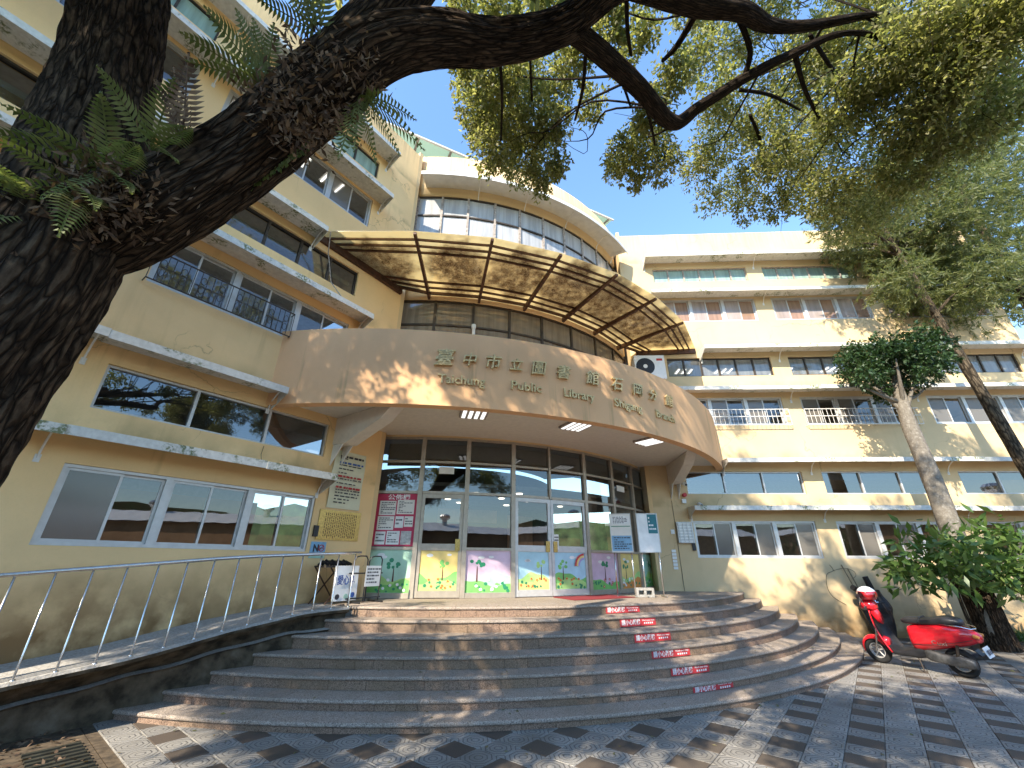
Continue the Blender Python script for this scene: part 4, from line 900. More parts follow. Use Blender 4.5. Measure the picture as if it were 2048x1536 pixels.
m = MB(); m.arc(Q, 8.25, 9.1, 25.5, 36.5, PZ+.001, PZ+.013, 6); tag(m.build('door_mat', 'mat_red'), 'dark red door mat in front of the double doors', 'door mat')
m = MB()
for i in range(6): m.fbox(RW, 4.02, 4.14, .003, .02, 1.6+i*.09, 1.67+i*.09)
tag(m.build('number_tags', 'white_plastic'), 'column of small white tags on the right pier behind the notice stand', 'sign')
# ================================================================== SCOOTER
A3, B3 = atz(1766, 1326, 0), atz(1937, 1356, 0); A3.z = B3.z = 0
fx = (A3-B3).normalized(); lf = Vector((-fx.y, fx.x, 0)); WB = (A3-B3).length; lean = R_(7)
lf2 = lf*math.cos(lean)-UZ*math.sin(lean); up2 = UZ*math.cos(lean)+lf*math.sin(lean)
mid3 = (A3+B3)/2; ks = WB/1.2
sc = thing('motor_scooter', 'glossy red motor scooter on its side stand in front of the right wing', 'scooter', mid3)
def SC(x, y, z): return mid3+fx*x*ks+lf2*y*ks+up2*z*ks
def ring(x, zc, hz, hy, n=18, e=2.6, yc=0., sl=0.):
    o = []
    for i in range(n):
        a = 2*math.pi*i/n; c, s_ = math.cos(a), math.sin(a)
        yy = hy*math.copysign(abs(c)**(2/e), c); zz = hz*math.copysign(abs(s_)**(2/e), s_); o.append(SC(x+sl*zz, yc+yy, zc+zz))
    return o
def interp_secs(tab, k=4):
    tab = np.array(tab); o = []
    n = len(tab)
    for i in range(n-1):
        p0, p1, p2, p3 = tab[max(i-1, 0)], tab[i], tab[i+1], tab[min(i+2, n-1)]
        for j in range(k):
            t_ = j/k; o.append(.5*((2*p1)+(-p0+p2)*t_+(2*p0-5*p1+4*p2-p3)*t_**2+(-p0+3*p1-3*p2+p3)*t_**3))
    o.append(tab[-1]); return o
def sloft(tab, mat, name, parent, e=2.6, n=20, k=4):
    m = MB(); m.loft([ring(r_[0], r_[1], max(.002, r_[2]), max(.002, r_[3]), n, e, r_[4] if len(r_) > 4 else 0, r_[5] if len(r_) > 5 else 0) for r_ in interp_secs(tab, k)]); return m.build(name, mat, parent, True)
sloft([(-1.0, .63, .02, .03), (-.94, .63, .08, .08), (-.80, .63, .14, .145), (-.6, .615, .18, .185), (-.4, .585, .205, .20), (-.22, .55, .215, .195), (-.10, .52, .21, .17), (-.04, .52, .19, .12)], 'scooter_red', 'rear_body', sc)
sloft([(-.84, .815, .012, .03), (-.80, .835, .05, .10), (-.62, .845, .07, .145), (-.40, .81, .055, .15), (-.15, .80, .055, .135), (-.02, .79, .045, .10), (.03, .78, .01, .05)], 'vinyl', 'seat', sc, 3)
sloft([(-.22, .36, .11, .12), (-.1, .30, .09, .16), (.1, .265, .045, .175), (.3, .27, .045, .17), (.4, .31, .05, .13)], 'black_plastic', 'floorboard', sc, 4)
# leg shield: thin shell, black inside, red outside
def shield(off, mat, name, wsc=1.):
    m = MB(); rows = []
    for i in range(11):
        t_ = i/10; x = .34+.13*t_+.05*math.sin(t_*3.1)+off; z = .27+.66*t_; wv = (.215-.07*t_**1.6)*wsc
        rows.append([SC(x-.10*(abs(u)**2.2)*(1-.5*t_), wv*u, z) for u in np.linspace(-1, 1, 13)])
    for i in range(10):
        for j in range(12): m.face([rows[i][j], rows[i][j+1], rows[i+1][j+1], rows[i+1][j]])
    return m.build(name, mat, sc, True)
shield(0, 'black_plastic', 'inner_shield', .97); shield(.03, 'scooter_red', 'leg_shield')
sloft([(.36, .97, .02, .04), (.39, .985, .08, .11), (.49, 1.01, .10, .13), (.58, .99, .085, .105), (.63, .97, .02, .04)], 'scooter_red', 'handlebar_cowl', sc)
sloft([(.35, .78, .10, .06), (.41, .85, .15, .075), (.47, .93, .11, .08)], 'scooter_red', 'steering_cover', sc)
for s_ in (-1, 1):
    m = MB(); m.tube([SC(.34+.13*t_+.05*math.sin(t_*3.1)+.02-.10*(1-.5*t_), s_*(.217-.07*t_**1.6), .27+.66*t_) for t_ in np.linspace(0, 1, 12)], .012, 8); m.build('shield_edge', 'scooter_red', sc, True)
    m = MB(); m.tube([SC(.45, .22*s_, 1.0), SC(.52, .16*s_, .93), SC(.50, .06*s_, .80), SC(.47, .04*s_, .6)], .005, 5); m.build('brake_cable', 'black_rubber', sc)
    m = MB(); m.tube([SC(x_, s_*y_, z_) for x_, y_, z_ in ((-.06, .165, .44), (-.25, .202, .47), (-.5, .205, .505), (-.75, .17, .56), (-.9, .11, .60))], .004, 5); m.build('panel_seam', 'black_plastic', sc)
m = MB(); m.tube([SC(-.28, .17, .80), SC(-.28, .10, .862), SC(-.28, 0, .868), SC(-.28, -.10, .862), SC(-.28, -.17, .80)], .012, 6); m.build('seat_strap', 'black_rubber', sc)
for s_ in (-1, 1):
    m = MB(); m.tube([SC(-.93, .085*s_, .655), SC(-.99, .10*s_, .65)], [.032, .022], 10); m.build('turn_signal', 'pr_orange', sc)
m = MB(); m.tube([SC(.60, 0, .97), SC(.625, 0, .965)], [.07, .055], 16); m.build('headlight', 'glass_clear', sc)
for s_ in (-1, 1):
    m = MB(); m.tube([SC(.47, .08*s_, 1.0), SC(.45, .2*s_, 1.01), SC(.40, .32*s_, .995)], .013, 8); m.build('handlebar', 'chrome', sc)
    m = MB(); m.tube([SC(.42, .25*s_, 1.0), SC(.385, .36*s_, .99)], .019, 8); m.build('grip', 'black_rubber', sc)
    mr_ = MB(); mr_.tube([SC(.45, .2*s_, 1.01), SC(.46, .24*s_, 1.12), SC(.46, .27*s_, 1.17)], .006, 6); mrr = mr_.build('mirror', 'chrome', sc)
    m = MB(); m.loft([[SC(.46+d, .29*s_+.055*math.cos(a), 1.19+.04*math.sin(a)) for a in np.linspace(0, 5.9, 14)] for d in (0, .02)]); m.build('mirror_glass', 'black_plastic', mrr)
def wheel(x, name):
    w_ = MB(); c = SC(x, 0, .215); R0, r0 = .165, .05
    secs = []
    for i in range(28):
        a = 2*math.pi*i/28; rad = fx*math.cos(a)+up2*math.sin(a)
        secs.append([c+rad*ks*(R0+r0*math.cos(b_))+lf2*ks*(r0*1.0*math.sin(b_)) for b_ in np.linspace(0, 2*math.pi, 11)[:-1]])
    secs.append(secs[0]); w_.loft(secs, False); wh = w_.build(name, 'black_rubber', sc, True)
    m = MB(); 
    rim = [[c+(fx*math.cos(a)+up2*math.sin(a))*ks*rr+lf2*ks*yy for rr, yy in ((.128, -.03), (.128, .03), (.115, .03), (.115, -.03))] for a in np.linspace(0, 2*math.pi, 25)]
    m.loft(rim, False)
    for k in range(5):
        a = 2*math.pi*k/5+.3; rad = fx*math.cos(a)+up2*math.sin(a); m.tube([c+rad*.025*ks, c+rad*.12*ks], .012, 6)
    m.tube([c-lf2*.04, c+lf2*.04], .03, 10); m.build('rim', 'aluminium', wh)
wheel(.6, 'front_wheel'); wheel(-.6, 'rear_wheel')
# front fender and fork
m = MB(); c = SC(.6, 0, .215); secs = []
for a in np.linspace(-.15, 2.5, 14):
    rad = fx*math.cos(a)+up2*math.sin(a); rr = .245+.02*math.sin(a)
    secs.append([c+rad*ks*(rr-.055*u*u)+lf2*ks*.075*u for u in np.linspace(-1, 1, 9)]+[c+rad*ks*(rr-.055*u*u-.008)+lf2*ks*.073*u for u in np.linspace(1, -1, 9)])
m.loft(secs); m.build('front_fender', 'scooter_red', sc, True)
sloft([(.36, .36, .09, .08), (.45, .40, .09, .09), (.52, .44, .05, .06)], 'scooter_red', 'fender_neck', sc)
for s_ in (-1, 1):
    m = MB(); m.tube([SC(.6, .065*s_, .215), SC(.53, .06*s_, .42), SC(.47, .05*s_, .62)], .017, 8); m.build('fork_leg', 'steel', sc)
sloft([(-.82, .235, .06, .05, .10), (-.7, .25, .085, .055, .11), (-.45, .26, .075, .055, .11), (-.25, .29, .09, .06, .09), (-.15, .31, .06, .05, .06)], 'engine_grey', 'engine_case', sc, 3)
m = MB(); m.tube([SC(-.2, -.1, .2), SC(-.4, -.15, .2), SC(-.55, -.16, .24), (SC(-.95, -.17, .34))], [.02, .025, .05, .055], 12); m.build('exhaust', 'engine_grey', sc, True)
m = MB(); m.tube([SC(-.6, .12, .24), SC(-.68, .13, .5)], .022, 8); m.build('shock_absorber', 'dark_frame', sc)
m = MB(); m.loft([[SC(-.80-.06*i, y, .47-.05*i*i*.5) for y in (-.07, .07)]+[SC(-.80-.06*i, y, .455-.05*i*i*.5) for y in (.07, -.07)] for i in range(3)]); m.build('rear_fender', 'black_plastic', sc)
m = MB(); m.hexa([SC(-1.02, -.10, .36), SC(-1.02, .10, .36), SC(-1.01, .10, .36), SC(-1.01, -.10, .36), SC(-.98, -.10, .50), SC(-.98, .10, .50), SC(-.97, .10, .50), SC(-.97, -.10, .50)]); lp = m.build('licence_plate', 'pr_white', sc)
m = MB(); 
for y in (-.06, -.02, .03, .065): m.hexa([SC(-1.0225, y-.011, .40), SC(-1.0225, y+.011, .40), SC(-1.021, y+.011, .40), SC(-1.021, y-.011, .40), SC(-1.0052, y-.011, .465), SC(-1.0052, y+.011, .465), SC(-1.004, y+.011, .465), SC(-1.004, y-.011, .465)])
m.build('plate_mark', 'ink', lp)
sloft([(-.985, .60, .03, .05), (-.955, .605, .06, .085), (-.93, .61, .05, .08)], 'ink_red', 'tail_light', sc)
m = MB(); m.tube([SC(-.55, .13, .80), SC(-.8, .13, .79), SC(-.93, .10, .76), SC(-.96, 0, .755), SC(-.93, -.10, .76), SC(-.8, -.13, .79)], .010, 8); m.build('grab_rail', 'chrome', sc, True)
m = MB(); m.tube([SC(-.05, .10, .26), SC(-.14, .24, .03)], .011, 6); m.tube([SC(-.14, .24, .03), SC(-.19, .26, .012)], .013, 6); m.build('side_stand', 'dark_frame', sc)
put_text('Cuxi', .09, .001, 'chrome', lambda x, y, d: SC(-.50-(-x), .206+d, .49+y) if False else SC(-.48-x, .205+d, .49+y), 'badge', sc, width=.2)
# helmet resting on the handlebar
hc = SC(.44, .02, 1.19); hl = thing('helmet', 'white and red open face helmet hanging on the scooter handlebar', 'helmet', hc-UZ*.12)
def shell(r0, a0, a1, name, mat):
    m = MB(); rows = []
    for i in range(11):
        el = a0+(a1-a0)*i/10
        rows.append([hc+Vector((math.cos(t_)*math.cos(el)*r0*1.15, math.sin(t_)*math.cos(el)*r0, math.sin(el)*r0*.95)) for t_ in np.linspace(0, 2*math.pi, 25)[:-1]])
    m.loft(rows); return m.build(name, mat, hl, True)
shell(.15, .35, 1.55, 'crown_shell', 'white_plastic'); shell(.152, -.75, .36, 'side_shell', 'scooter_red')
m = MB(); vd = Vector((-.55, -.6, 0)).normalized(); sdv = Vector((vd.y, -vd.x, 0))
m.loft([[hc+(vd*math.cos(t_)+sdv*math.sin(t_))*r0+UZ*z for t_ in np.linspace(-1.0, 1.0, 11)] for r0, z in ((.168, .05), (.182, .0), (.176, -.08))], False); m.build('visor', 'glass_clear', hl, True)
# black tarpaulin bundle and poles against the wall
tp = thing('tarpaulin_bundle', 'bundle wrapped in black tarpaulin leaning on the wall behind the scooter', 'tarpaulin', RW(9.1, .35, 0))
m = MB(); secs = []
for i in range(15):
    t_ = i/14; z = .02+1.12*t_; rr = .31*(1-.4*abs(t_-.6)*1.6)+.03*noise.noise((t_*4, 1, 2)); c = RW(9.08-.08*t_, .36-.12*t_, z)
    secs.append([c+(dR*math.cos(a)*1.25+nR*math.sin(a)*.7)*rr*(1+.22*noise.noise((math.cos(a)*1.7, math.sin(a)*1.7, t_*3))) for a in np.linspace(0, 6.283, 29)[:-1]])
m.loft(secs); m.build('tarpaulin', 'tarp', tp)
for p0, p1 in ((RW(9.05, .3, .95), RW(8.5, .45, 1.2)), (RW(9.18, .22, .98), RW(9.08, .20, 1.46))):
    m = MB(); m.tube([p0, p0.lerp(p1, .5), p1], [.07, .075, .07], 10); m.build('wrapped_tube', 'tarp', tp)
for a, b_, tp_, lab in ((8.92, 8.66, 1.75, 'thin brown pole leaning on the wall beside the tarpaulin bundle'), (9.0, 8.8, 1.66, 'shorter brown pole leaning against the wall behind the black bundle')):
    m = MB(); m.tube([RW(a, .38, 0), RW((a+b_)/2, .22, tp_/2), RW(b_, .03, tp_)], .014, 7); tag(m.build('pole', 'bamboo'), lab, 'pole')
# ================================================================== ACROSS THE YARD (seen mirrored in the panes)
mb = MB(); N_ = 120; hp = []
for i in range(N_+1):
    a = 2*math.pi*i/N_; rr = 95+6*noise.noise((math.cos(a)*3, math.sin(a)*3, 0)); hh = 11+5*noise.noise((math.cos(a)*4, math.sin(a)*4, 3))+2.5*noise.noise((math.cos(a)*19, math.sin(a)*19, 1))
    hp.append([Vector((math.cos(a)*rr, math.sin(a)*rr, -.05)), Vector((math.cos(a)*(rr+3), math.sin(a)*(rr+3), hh)), Vector((math.cos(a)*(rr+40), math.sin(a)*(rr+40), hh*.6))])
for i in range(N_):
    for k in range(2): mb.face([hp[i][k], hp[i+1][k], hp[i+1][k+1], hp[i][k+1]])
plain('wood_far', (.035, .055, .02), .95, var=.6, scale=.5, bump=0); tag(mb.build('horizon_ring', 'wood_far'), kind='structure')  # ring added around the yard to cover the bright horizon mirrored in the panes
def shed(x0, x1, y0, y1, lab, vents):
    t_ = thing('shed', lab, 'building', ((x0+x1)/2, (y0+y1)/2, 0)); h, rdg = 4.1, 5.0
    m = MB(); m.hexa([(x0, y0, -.02), (x1, y0, -.02), (x1, y1, -.02), (x0, y1, -.02), (x0, y0, h), (x1, y0, h), (x1, y1, h), (x0, y1, h)]); m.build('wall', 'shed_wall', t_)
    m = MB(); alongx = (x1-x0) > (y1-y0); N = 70
    for k in range(N):
        for sd_ in (0, 1):
            f0, f1 = k/N, (k+1)/N; dz0, dz1 = (.05 if k % 2 else 0), (.05 if (k+1) % 2 else 0)
            if alongx:
                X0, X1 = x0-.4+(x1-x0+.8)*f0, x0-.4+(x1-x0+.8)*f1; ye = (y0-.5 if sd_ else y1+.5); ym = (y0+y1)/2
                m.face([(X0, ye, h+dz0), (X1, ye, h+dz1), (X1, ym, rdg+dz1), (X0, ym, rdg+dz0)])
            else:
                Y0, Y1 = y0-.4+(y1-y0+.8)*f0, y0-.4+(y1-y0+.8)*f1; xe = (x0-.5 if sd_ else x1+.5); xm = (x0+x1)/2
                m.face([(xe, Y0, h+dz0), (xe, Y1, h+dz1), (xm, Y1, rdg+dz1), (xm, Y0, rdg+dz0)])
    m.build('roof', 'shed_roof', t_)
    for f in vents:
        c = Vector((x0+(x1-x0)*f, (y0+y1)/2+.8, rdg-.25)) if alongx else Vector(((x0+x1)/2-.8, y0+(y1-y0)*f, rdg-.25))
        m = MB(); m.tube([c, c+UZ*.5], .22, 14); v_ = m.build('roof_vent', 'aluminium', t_)
        m = MB(); m.loft([[c+UZ*z+Vector((math.cos(a), math.sin(a), 0))*r_*(1+.08*(k % 2)) for k, a in enumerate(np.linspace(0, 6.283, 29)[:-1])] for z, r_ in ((.5, .26), (.62, .4), (.8, .42), (.95, .3), (1.0, .05))]); m.build('turbine', 'steel', v_)
    for k in range(5):
        m = MB(); f = .12+k*.19
        if alongx: m.hexa([(x0+(x1-x0)*f-.6, y1, 0), (x0+(x1-x0)*f+.6, y1, 0), (x0+(x1-x0)*f+.6, y1+.04, 0), (x0+(x1-x0)*f-.6, y1+.04, 0), (x0+(x1-x0)*f-.6, y1, 2.1), (x0+(x1-x0)*f+.6, y1, 2.1), (x0+(x1-x0)*f+.6, y1+.04, 2.1), (x0+(x1-x0)*f-.6, y1+.04, 2.1)])
        else: m.hexa([(x0-.04, y0+(y1-y0)*f-.6, 0), (x0, y0+(y1-y0)*f-.6, 0), (x0, y0+(y1-y0)*f+.6, 0), (x0-.04, y0+(y1-y0)*f+.6, 0), (x0-.04, y0+(y1-y0)*f-.6, 2.1), (x0, y0+(y1-y0)*f-.6, 2.1), (x0, y0+(y1-y0)*f+.6, 2.1), (x0-.04, y0+(y1-y0)*f+.6, 2.1)])
        m.build('door', 'dark_frame', t_)
shed(-34, 20, -24, -17, 'low shed with white corrugated roof and turbine vents across the yard behind the viewer', (.35, .45, .58, .66, .8))
shed(22, 28, -24, 18, 'low shed with white corrugated roof standing right of the yard facing the left wing', (.2, .45, .62, .8))
# ================================================================== TREES
def limb(pts, n, k, disp, seed, name, mat, parent):
    """pts: (x,y,z,r) -> ridged bark tube with a UV map (u round, v along)"""
    P = crom(pts, k); ln = 0.; up = None; V = []; vv = []
    for i, p in enumerate(P):
        a, b = P[min(i+1, len(P)-1)][:3], P[max(i-1, 0)][:3]; t_ = Vector(a-b).normalized()
        if i: ln += np.linalg.norm(p[:3]-P[i-1][:3])
        if up is None: up = t_.orthogonal().normalized()
        up = (up-t_*up.dot(t_)).normalized(); sv = t_.cross(up); c = Vector(p[:3]); r_ = float(p[3]); vv.append(ln)
        for j in range(n):
            an = 2*math.pi*j/n; cx, sx = math.cos(an), math.sin(an); d = 0.
            if disp:
                w_ = noise.noise((cx*2.4+seed, sx*2.4, ln*1.1))
                rg = 1-abs(noise.noise((cx*6.5+seed+.5*w_, sx*6.5, ln*1.3+w_)))*2.6
                rg2 = 1-abs(noise.noise((cx*14+seed, sx*14, ln*3.2)))*2.2
                d = disp*(.6*rg+.35*rg2)+r_*.12*w_
            V.append(tuple(c+(up*cx+sv*sx)*(r_+d)))
    m = len(P); Fs = [(i*n+j, i*n+(j+1) % n, (i+1)*n+(j+1) % n, (i+1)*n+j) for i in range(m-1) for j in range(n)]
    uvs = []
    for i in range(m-1):
        for j in range(n): uvs += [j/n, vv[i], (j+1)/n, vv[i], (j+1)/n, vv[i+1], j/n, vv[i+1]]
    Fs.append(tuple(reversed(range(n)))); Fs.append(tuple((m-1)*n+j for j in range(n))); uvs += [0., 0.]*(2*n)
    me = bpy.data.meshes.new(name); me.from_pydata(V, [], Fs); me.materials.append(M[mat]); me.uv_layers.new(name='UVMap').data.foreach_set('uv', uvs)
    me.polygons.foreach_set('use_smooth', [True]*len(Fs)); me.update(); return link(bpy.data.objects.new(name, me), parent)
def leaves(C, D, N_, size, aspect, fold=.15):
    """leaf quads: centres C, axis D, normal N_ (numpy)"""
    D = D/np.linalg.norm(D, axis=1, keepdims=True); Sd = np.cross(D, N_); Sd /= np.linalg.norm(Sd, axis=1, keepdims=True)+1e-9; Nn = np.cross(Sd, D)
    L_ = size[:, None]; W = L_*aspect/2
    V = np.stack([C, C+D*L_*.45+Sd*W+Nn*W*fold, C+D*L_, C+D*L_*.45-Sd*W+Nn*W*fold], 1)
    return V.reshape(-1, 3), np.arange(len(C)*4).reshape(-1, 4)
def clump(c, rad, n, sub=14, sig=.22):
    """leaf positions gathered in sprigs inside an ellipsoid"""
    rad = np.array(rad); ns = max(4, n//sub)
    d = rng.normal(size=(ns, 3)); d /= np.linalg.norm(d, axis=1, keepdims=True); rr = rng.random((ns, 1))**.42
    sc_ = np.array(c)+d*rr*rad
    k = rng.integers(0, ns, n); return sc_[k]+rng.normal(size=(n, 3))*sig*rad.mean()*.55, sc_[k]-np.array(c)
def crown(blobs, size, aspect, name, mat, parent, droop=.5, sub=14, sig=.22):
    Vs, Fs, off = [], [], 0
    for c, rad, n in blobs:
        C, out_ = clump(c, rad, n, sub, sig); n = len(C)
        D = rng.normal(size=(n, 3))+out_*.6/np.mean(rad); D[:, 2] -= droop; Nn = rng.normal(size=(n, 3))*.7; Nn[:, 2] += .9
        V, F_ = leaves(C, D, Nn, size*rng.uniform(.5, 1.4, n), aspect); Vs.append(V); Fs.append(F_+off); off += len(V)
    return npmesh(name, np.concatenate(Vs), np.concatenate(Fs), mat, parent)
def pxr(px, py, z, wpx):
    P = atz(px, py, z); zc = float((np.array(P)-O3)@F3); dd = np.linalg.norm(np.array(P)-O3); return (*P, wpx/2*zc/FPX*(.55+.45*zc/dd))
tree = thing('camphor_tree', 'big dark barked tree arching over the forecourt from beside the left wing', 'tree', (-2.5, 1.8, 0))
limb([(-3.0, 1.7, -.1, .62), (-2.86, 1.74, .5, .40), (-2.78, 1.78, 1.4, .32), (-2.7, 1.8, 2.4, .30), (-2.58, 1.8, 3.1, .31), (-2.58, 1.8, 3.6, .30), (-2.67, 1.81, 4.0, .27), (-2.79, 1.78, 4.7, .24), (-2.92, 1.68, 5.6, .24), (-3.15, 1.4, 7, .18), (-3.4, 1.0, 9, .09)], 110, 30, .035, 3, 'trunk', 'bark_dark', tree)
L1 = [pxr(*q_) for q_ in ((130, 505, 3.35, 150), (230, 462, 3.52, 170), (350, 395, 3.72, 160), (500, 300, 4.05, 140), (640, 185, 4.4, 145), (740, 105, 4.7, 125), (860, 78, 5.0, 100), (1000, 85, 5.3, 72), (1120, 55, 5.6, 66), (1220, -20, 5.9, 55), (1350, -80, 6.3, 46))]
limb(L1, 90, 26, .026, 11, 'limb', 'bark_dark', tree)
LB = [pxr(*q_) for q_ in ((1100, 60, 5.55, 40), (1150, 66, 5.65, 44), (1230, 130, 5.8, 40), (1275, 172, 5.9, 36), (1345, 245, 6.0, 28), (1400, 212, 6.15, 22), (1500, 150, 6.4, 20), (1590, 105, 6.6, 16), (1680, 68, 6.8, 11), (1760, 75, 7.0, 7), (1860, 120, 7.2, 3))]
LC = [pxr(*q_) for q_ in ((1220, -40, 5.9, 50), (1300, -20, 6.1, 52), (1390, 10, 6.3, 44), (1480, 22, 6.5, 40), (1540, 50, 6.7, 28), (1620, 50, 6.9, 18), (1760, 30, 7.2, 9), (1900, 60, 7.4, 4))]
LD = [pxr(*q_) for q_ in ((640, 180, 4.35, 120), (720, 90, 4.8, 130), (800, 0, 5.3, 110), (880, -120, 6.0, 90), (900, -300, 7.0, 60))]
for k, l_ in enumerate((LB, LC, LD)): limb(l_, 28, 12, .012, 20+k, 'limb', 'bark_dark', tree)
for k, tw in enumerate((((1253, -20, 6.0, 10), (1255, 60, 6.2, 9), (1262, 110, 6.4, 7)), ((1172, 95, 5.8, 9), (1165, 180, 6.0, 8), (1150, 240, 6.2, 5)), ((1285, 185, 6.0, 9), (1302, 250, 6.2, 6), (1310, 290, 6.4, 4)), ((1390, 30, 6.4, 16), (1355, 90, 6.5, 13), (1325, 122, 6.6, 8)), ((1475, 30, 6.6, 14), (1500, 100, 6.5, 12), (1490, 150, 6.4, 12)), ((1590, 110, 6.6, 12), (1610, 180, 6.7, 9), (1640, 240, 6.8, 6)), ((1500, 230, 6.9, 7), (1520, 280, 7.0, 7), (1528, 340, 7.1, 5)), ((1480, 180, 6.6, 8), (1540, 190, 6.9, 8), (1600, 220, 7.2, 5)), ((1620, 70, 7.0, 9), (1680, 160, 7.4, 8), (1760, 260, 7.8, 5)), ((1240, 150, 5.8, 7), (1260, 210, 6.1, 5)), ((1000, 110, 5.5, 7), (1004, 200, 5.8, 6), (1002, 280, 6.0, 4)), ((1060, 110, 5.6, 6), (1064, 200, 6, 5)))):
    limb([pxr(*q_) for q_ in tw], 8, 6, 0, k, 'twig', 'bark_dark', tree)
CL_ = [(940, 150, 42), (960, 205, 52), (1000, 165, 58), (1050, 140, 58), (1010, 250, 58), (985, 300, 48), (1060, 230, 58), (1075, 300, 55), (1035, 335, 42), (1085, 355, 40), (1112, 190, 42), (925, 120, 32), (1112, 255, 36), (960, 255, 40), (1000, 40, 55), (920, 20, 35), (1080, 20, 55), (1150, 120, 45), (1120, 330, 28),
       (1250, 310, 42), (1290, 275, 48), (1268, 355, 34), (1228, 335, 26), (1322, 325, 42), (1300, 225, 40), (1185, 210, 34), (1220, 60, 42), (1345, 150, 45), (1180, 20, 45), (1250, 130, 34), (1290, 60, 40),
       (1400, 330, 45), (1440, 280, 55), (1425, 395, 34), (1400, 110, 50), (1440, 190, 55), (1475, 375, 46), (1500, 415, 34), (1525, 330, 55), (1510, 245, 55), (1480, 90, 55), (1560, 405, 40), (1585, 300, 60), (1600, 200, 65), (1560, 140, 60), (1610, 375, 45), (1650, 300, 60), (1660, 390, 55), (1700, 200, 75), (1750, 320, 75), (1720, 430, 55), (1800, 100, 85), (1850, 220, 85), (1830, 330, 75), (1780, 410, 65), (1900, 60, 85), (1980, 140, 85), (1650, 60, 65), (1750, 0, 85), (1550, 10, 55), (1950, 250, 75), (2020, 40, 85), (1380, 15, 40), (1650, 130, 60), (1900, 150, 75), (1420, 50, 40)]
blobs = []
for px, py, r_ in CL_:
    dd = random.uniform(5.8, 7.4) if px < 1380 else random.uniform(7.0, 9.4)
    c = atD(px, py, dd); zc = float((np.array(c)-O3)@F3); rw = r_*zc/FPX*.92
    blobs.append((c, (rw, rw*1.25, rw*.9), int(.66*r_*r_*(1 if px < 1380 else .92))))
nvis = len(blobs)
ends = [np.array(p[:3]) for l_ in (L1[7:], LB, LC) for p in crom(l_, 4)]
for k, (c, rad, n_) in enumerate(blobs[:nvis]):
    c_ = np.array(c); o_ = random.choice(sorted(ends, key=lambda e: np.linalg.norm(e-c_))[:9]); dd = c_-o_
    if np.linalg.norm(dd) > 2.9 or np.linalg.norm(dd) < .3 or (CL_[k][0] < 1380 and k % 4): continue
    p1 = o_+dd*.35+rng.normal(size=3)*.10; p2 = o_+dd*.7+rng.normal(size=3)*.10; p3 = c_+rng.normal(size=3)*rad[0]*.4
    limb([(*o_, .013), (*p1, .010), (*p2, .007), (*p3, .002)], 6, 4, 0, k, 'twig', 'bark_dark', tree)
    for q_ in range(2): limb([(*p2, .005), (*(p2+rng.normal(size=3)*rad[0]*.5), .004), (*(c_+rng.normal(size=3)*rad[0]*.8), .002)], 5, 3, 0, k, 'twig', 'bark_dark', tree)
SH = Vector((math.sin(R_(SUN_AZ)), math.cos(R_(SUN_AZ)), 0))/math.tan(R_(SUN_EL))
def above(tgt, n_, zr_, keep):      # unseen rest of the crown above and behind the viewer, placed to shade targets
    k = tries = 0
    while k < n_ and tries < 6000:
        tries += 1; p = tgt(); z = random.uniform(*zr_); c = p+SH*(z-p.z); c.z = z
        if c.z-CAMH < 2.45*max(c.y, 0)+1.25 or (c-Vector(O3)).length < 3.4: continue
        if noise.noise((p.x*.55, p.y*.55, p.z*.55)) < keep: continue
        r_ = random.uniform(.45, .85); blobs.append((c, (r_, r_, r_*.5), int(620*r_*r_/.5))); k += 1
above(lambda: Vector((random.uniform(-5, 9.5), random.uniform(4.6, 11), .4)), 165, (5.2, 7.6), -.27)
above(lambda: CY(QF, random.uniform(-8, 55), RF, random.uniform(4.5, 6.2)), 58, (8.8, 12.6), -.2)
above(lambda: RW(random.uniform(4, 17), 0, random.uniform(.5, 6.5)), 55, (9.5, 14), -.2)
crown(blobs[:nvis], .060, .44, 'crown', 'leaf_camphor', tree)
crown(blobs[nvis:], .105, .48, 'crown', 'leaf_camphor', tree)
# ---- ferns on the tree
def frond(base, d, L_, droop, wd, parent, mat, n=15):
    d = Vector(d).normalized(); sv = d.cross(UZ).normalized() if abs(d.z) < .95 else Vector((1, 0, 0)); Vs = []; Fs = []
    P = lambda t_: Vector(base)+d*L_*t_-UZ*droop*L_*t_*t_
    for i in range(n):
        t_ = .12+.88*i/(n-1); p = P(t_); tg = (P(t_+.01)-P(t_-.01)).normalized(); w_ = wd*math.sin(math.pi*min(1, .16+.84*t_))**.8*(1.05-.35*t_)+.008
        nn = sv.cross(tg)
        for s_ in (-1, 1):
            ax = (sv*s_+tg*.45-UZ*.12).normalized(); h = tg*(L_/n*.40)
            b = len(Vs); q_ = p+ax*w_*.5+nn*.012; Vs += [p-h*.5, q_-h, p+ax*w_, q_+h*.9, p+h*.6]; Fs.append((b, b+1, b+2, b+3, b+4))
    for i in range(8):
        a, c = P(i/8), P((i+1)/8); b = len(Vs); o = sv*.004; Vs += [a-o, a+o, c+o, c-o]; Fs.append((b, b+1, b+2, b+3))
    m = MB(); m.v = [tuple(v) for v in Vs]; m.f = Fs; m.m = [0]*len(Fs); return m.build('frond', mat, parent)
def fern(px, py, z, fr, label, mat='leaf_fern', cat='fern'):
    c = atz(px, py, z); c = c+(Vector(O3)-c).normalized()*.18; t_ = thing('fern', label, cat, c, 'ferns growing on the big tree')
    for tx, ty, tz, L_, dr in fr:
        frond(c, R3_*tx+U3_*ty-F3_*tz, L_*.88, dr, .10*L_/.5, t_, mat)
R3_, U3_, F3_ = Vector(R3), Vector(U3), Vector(F3)
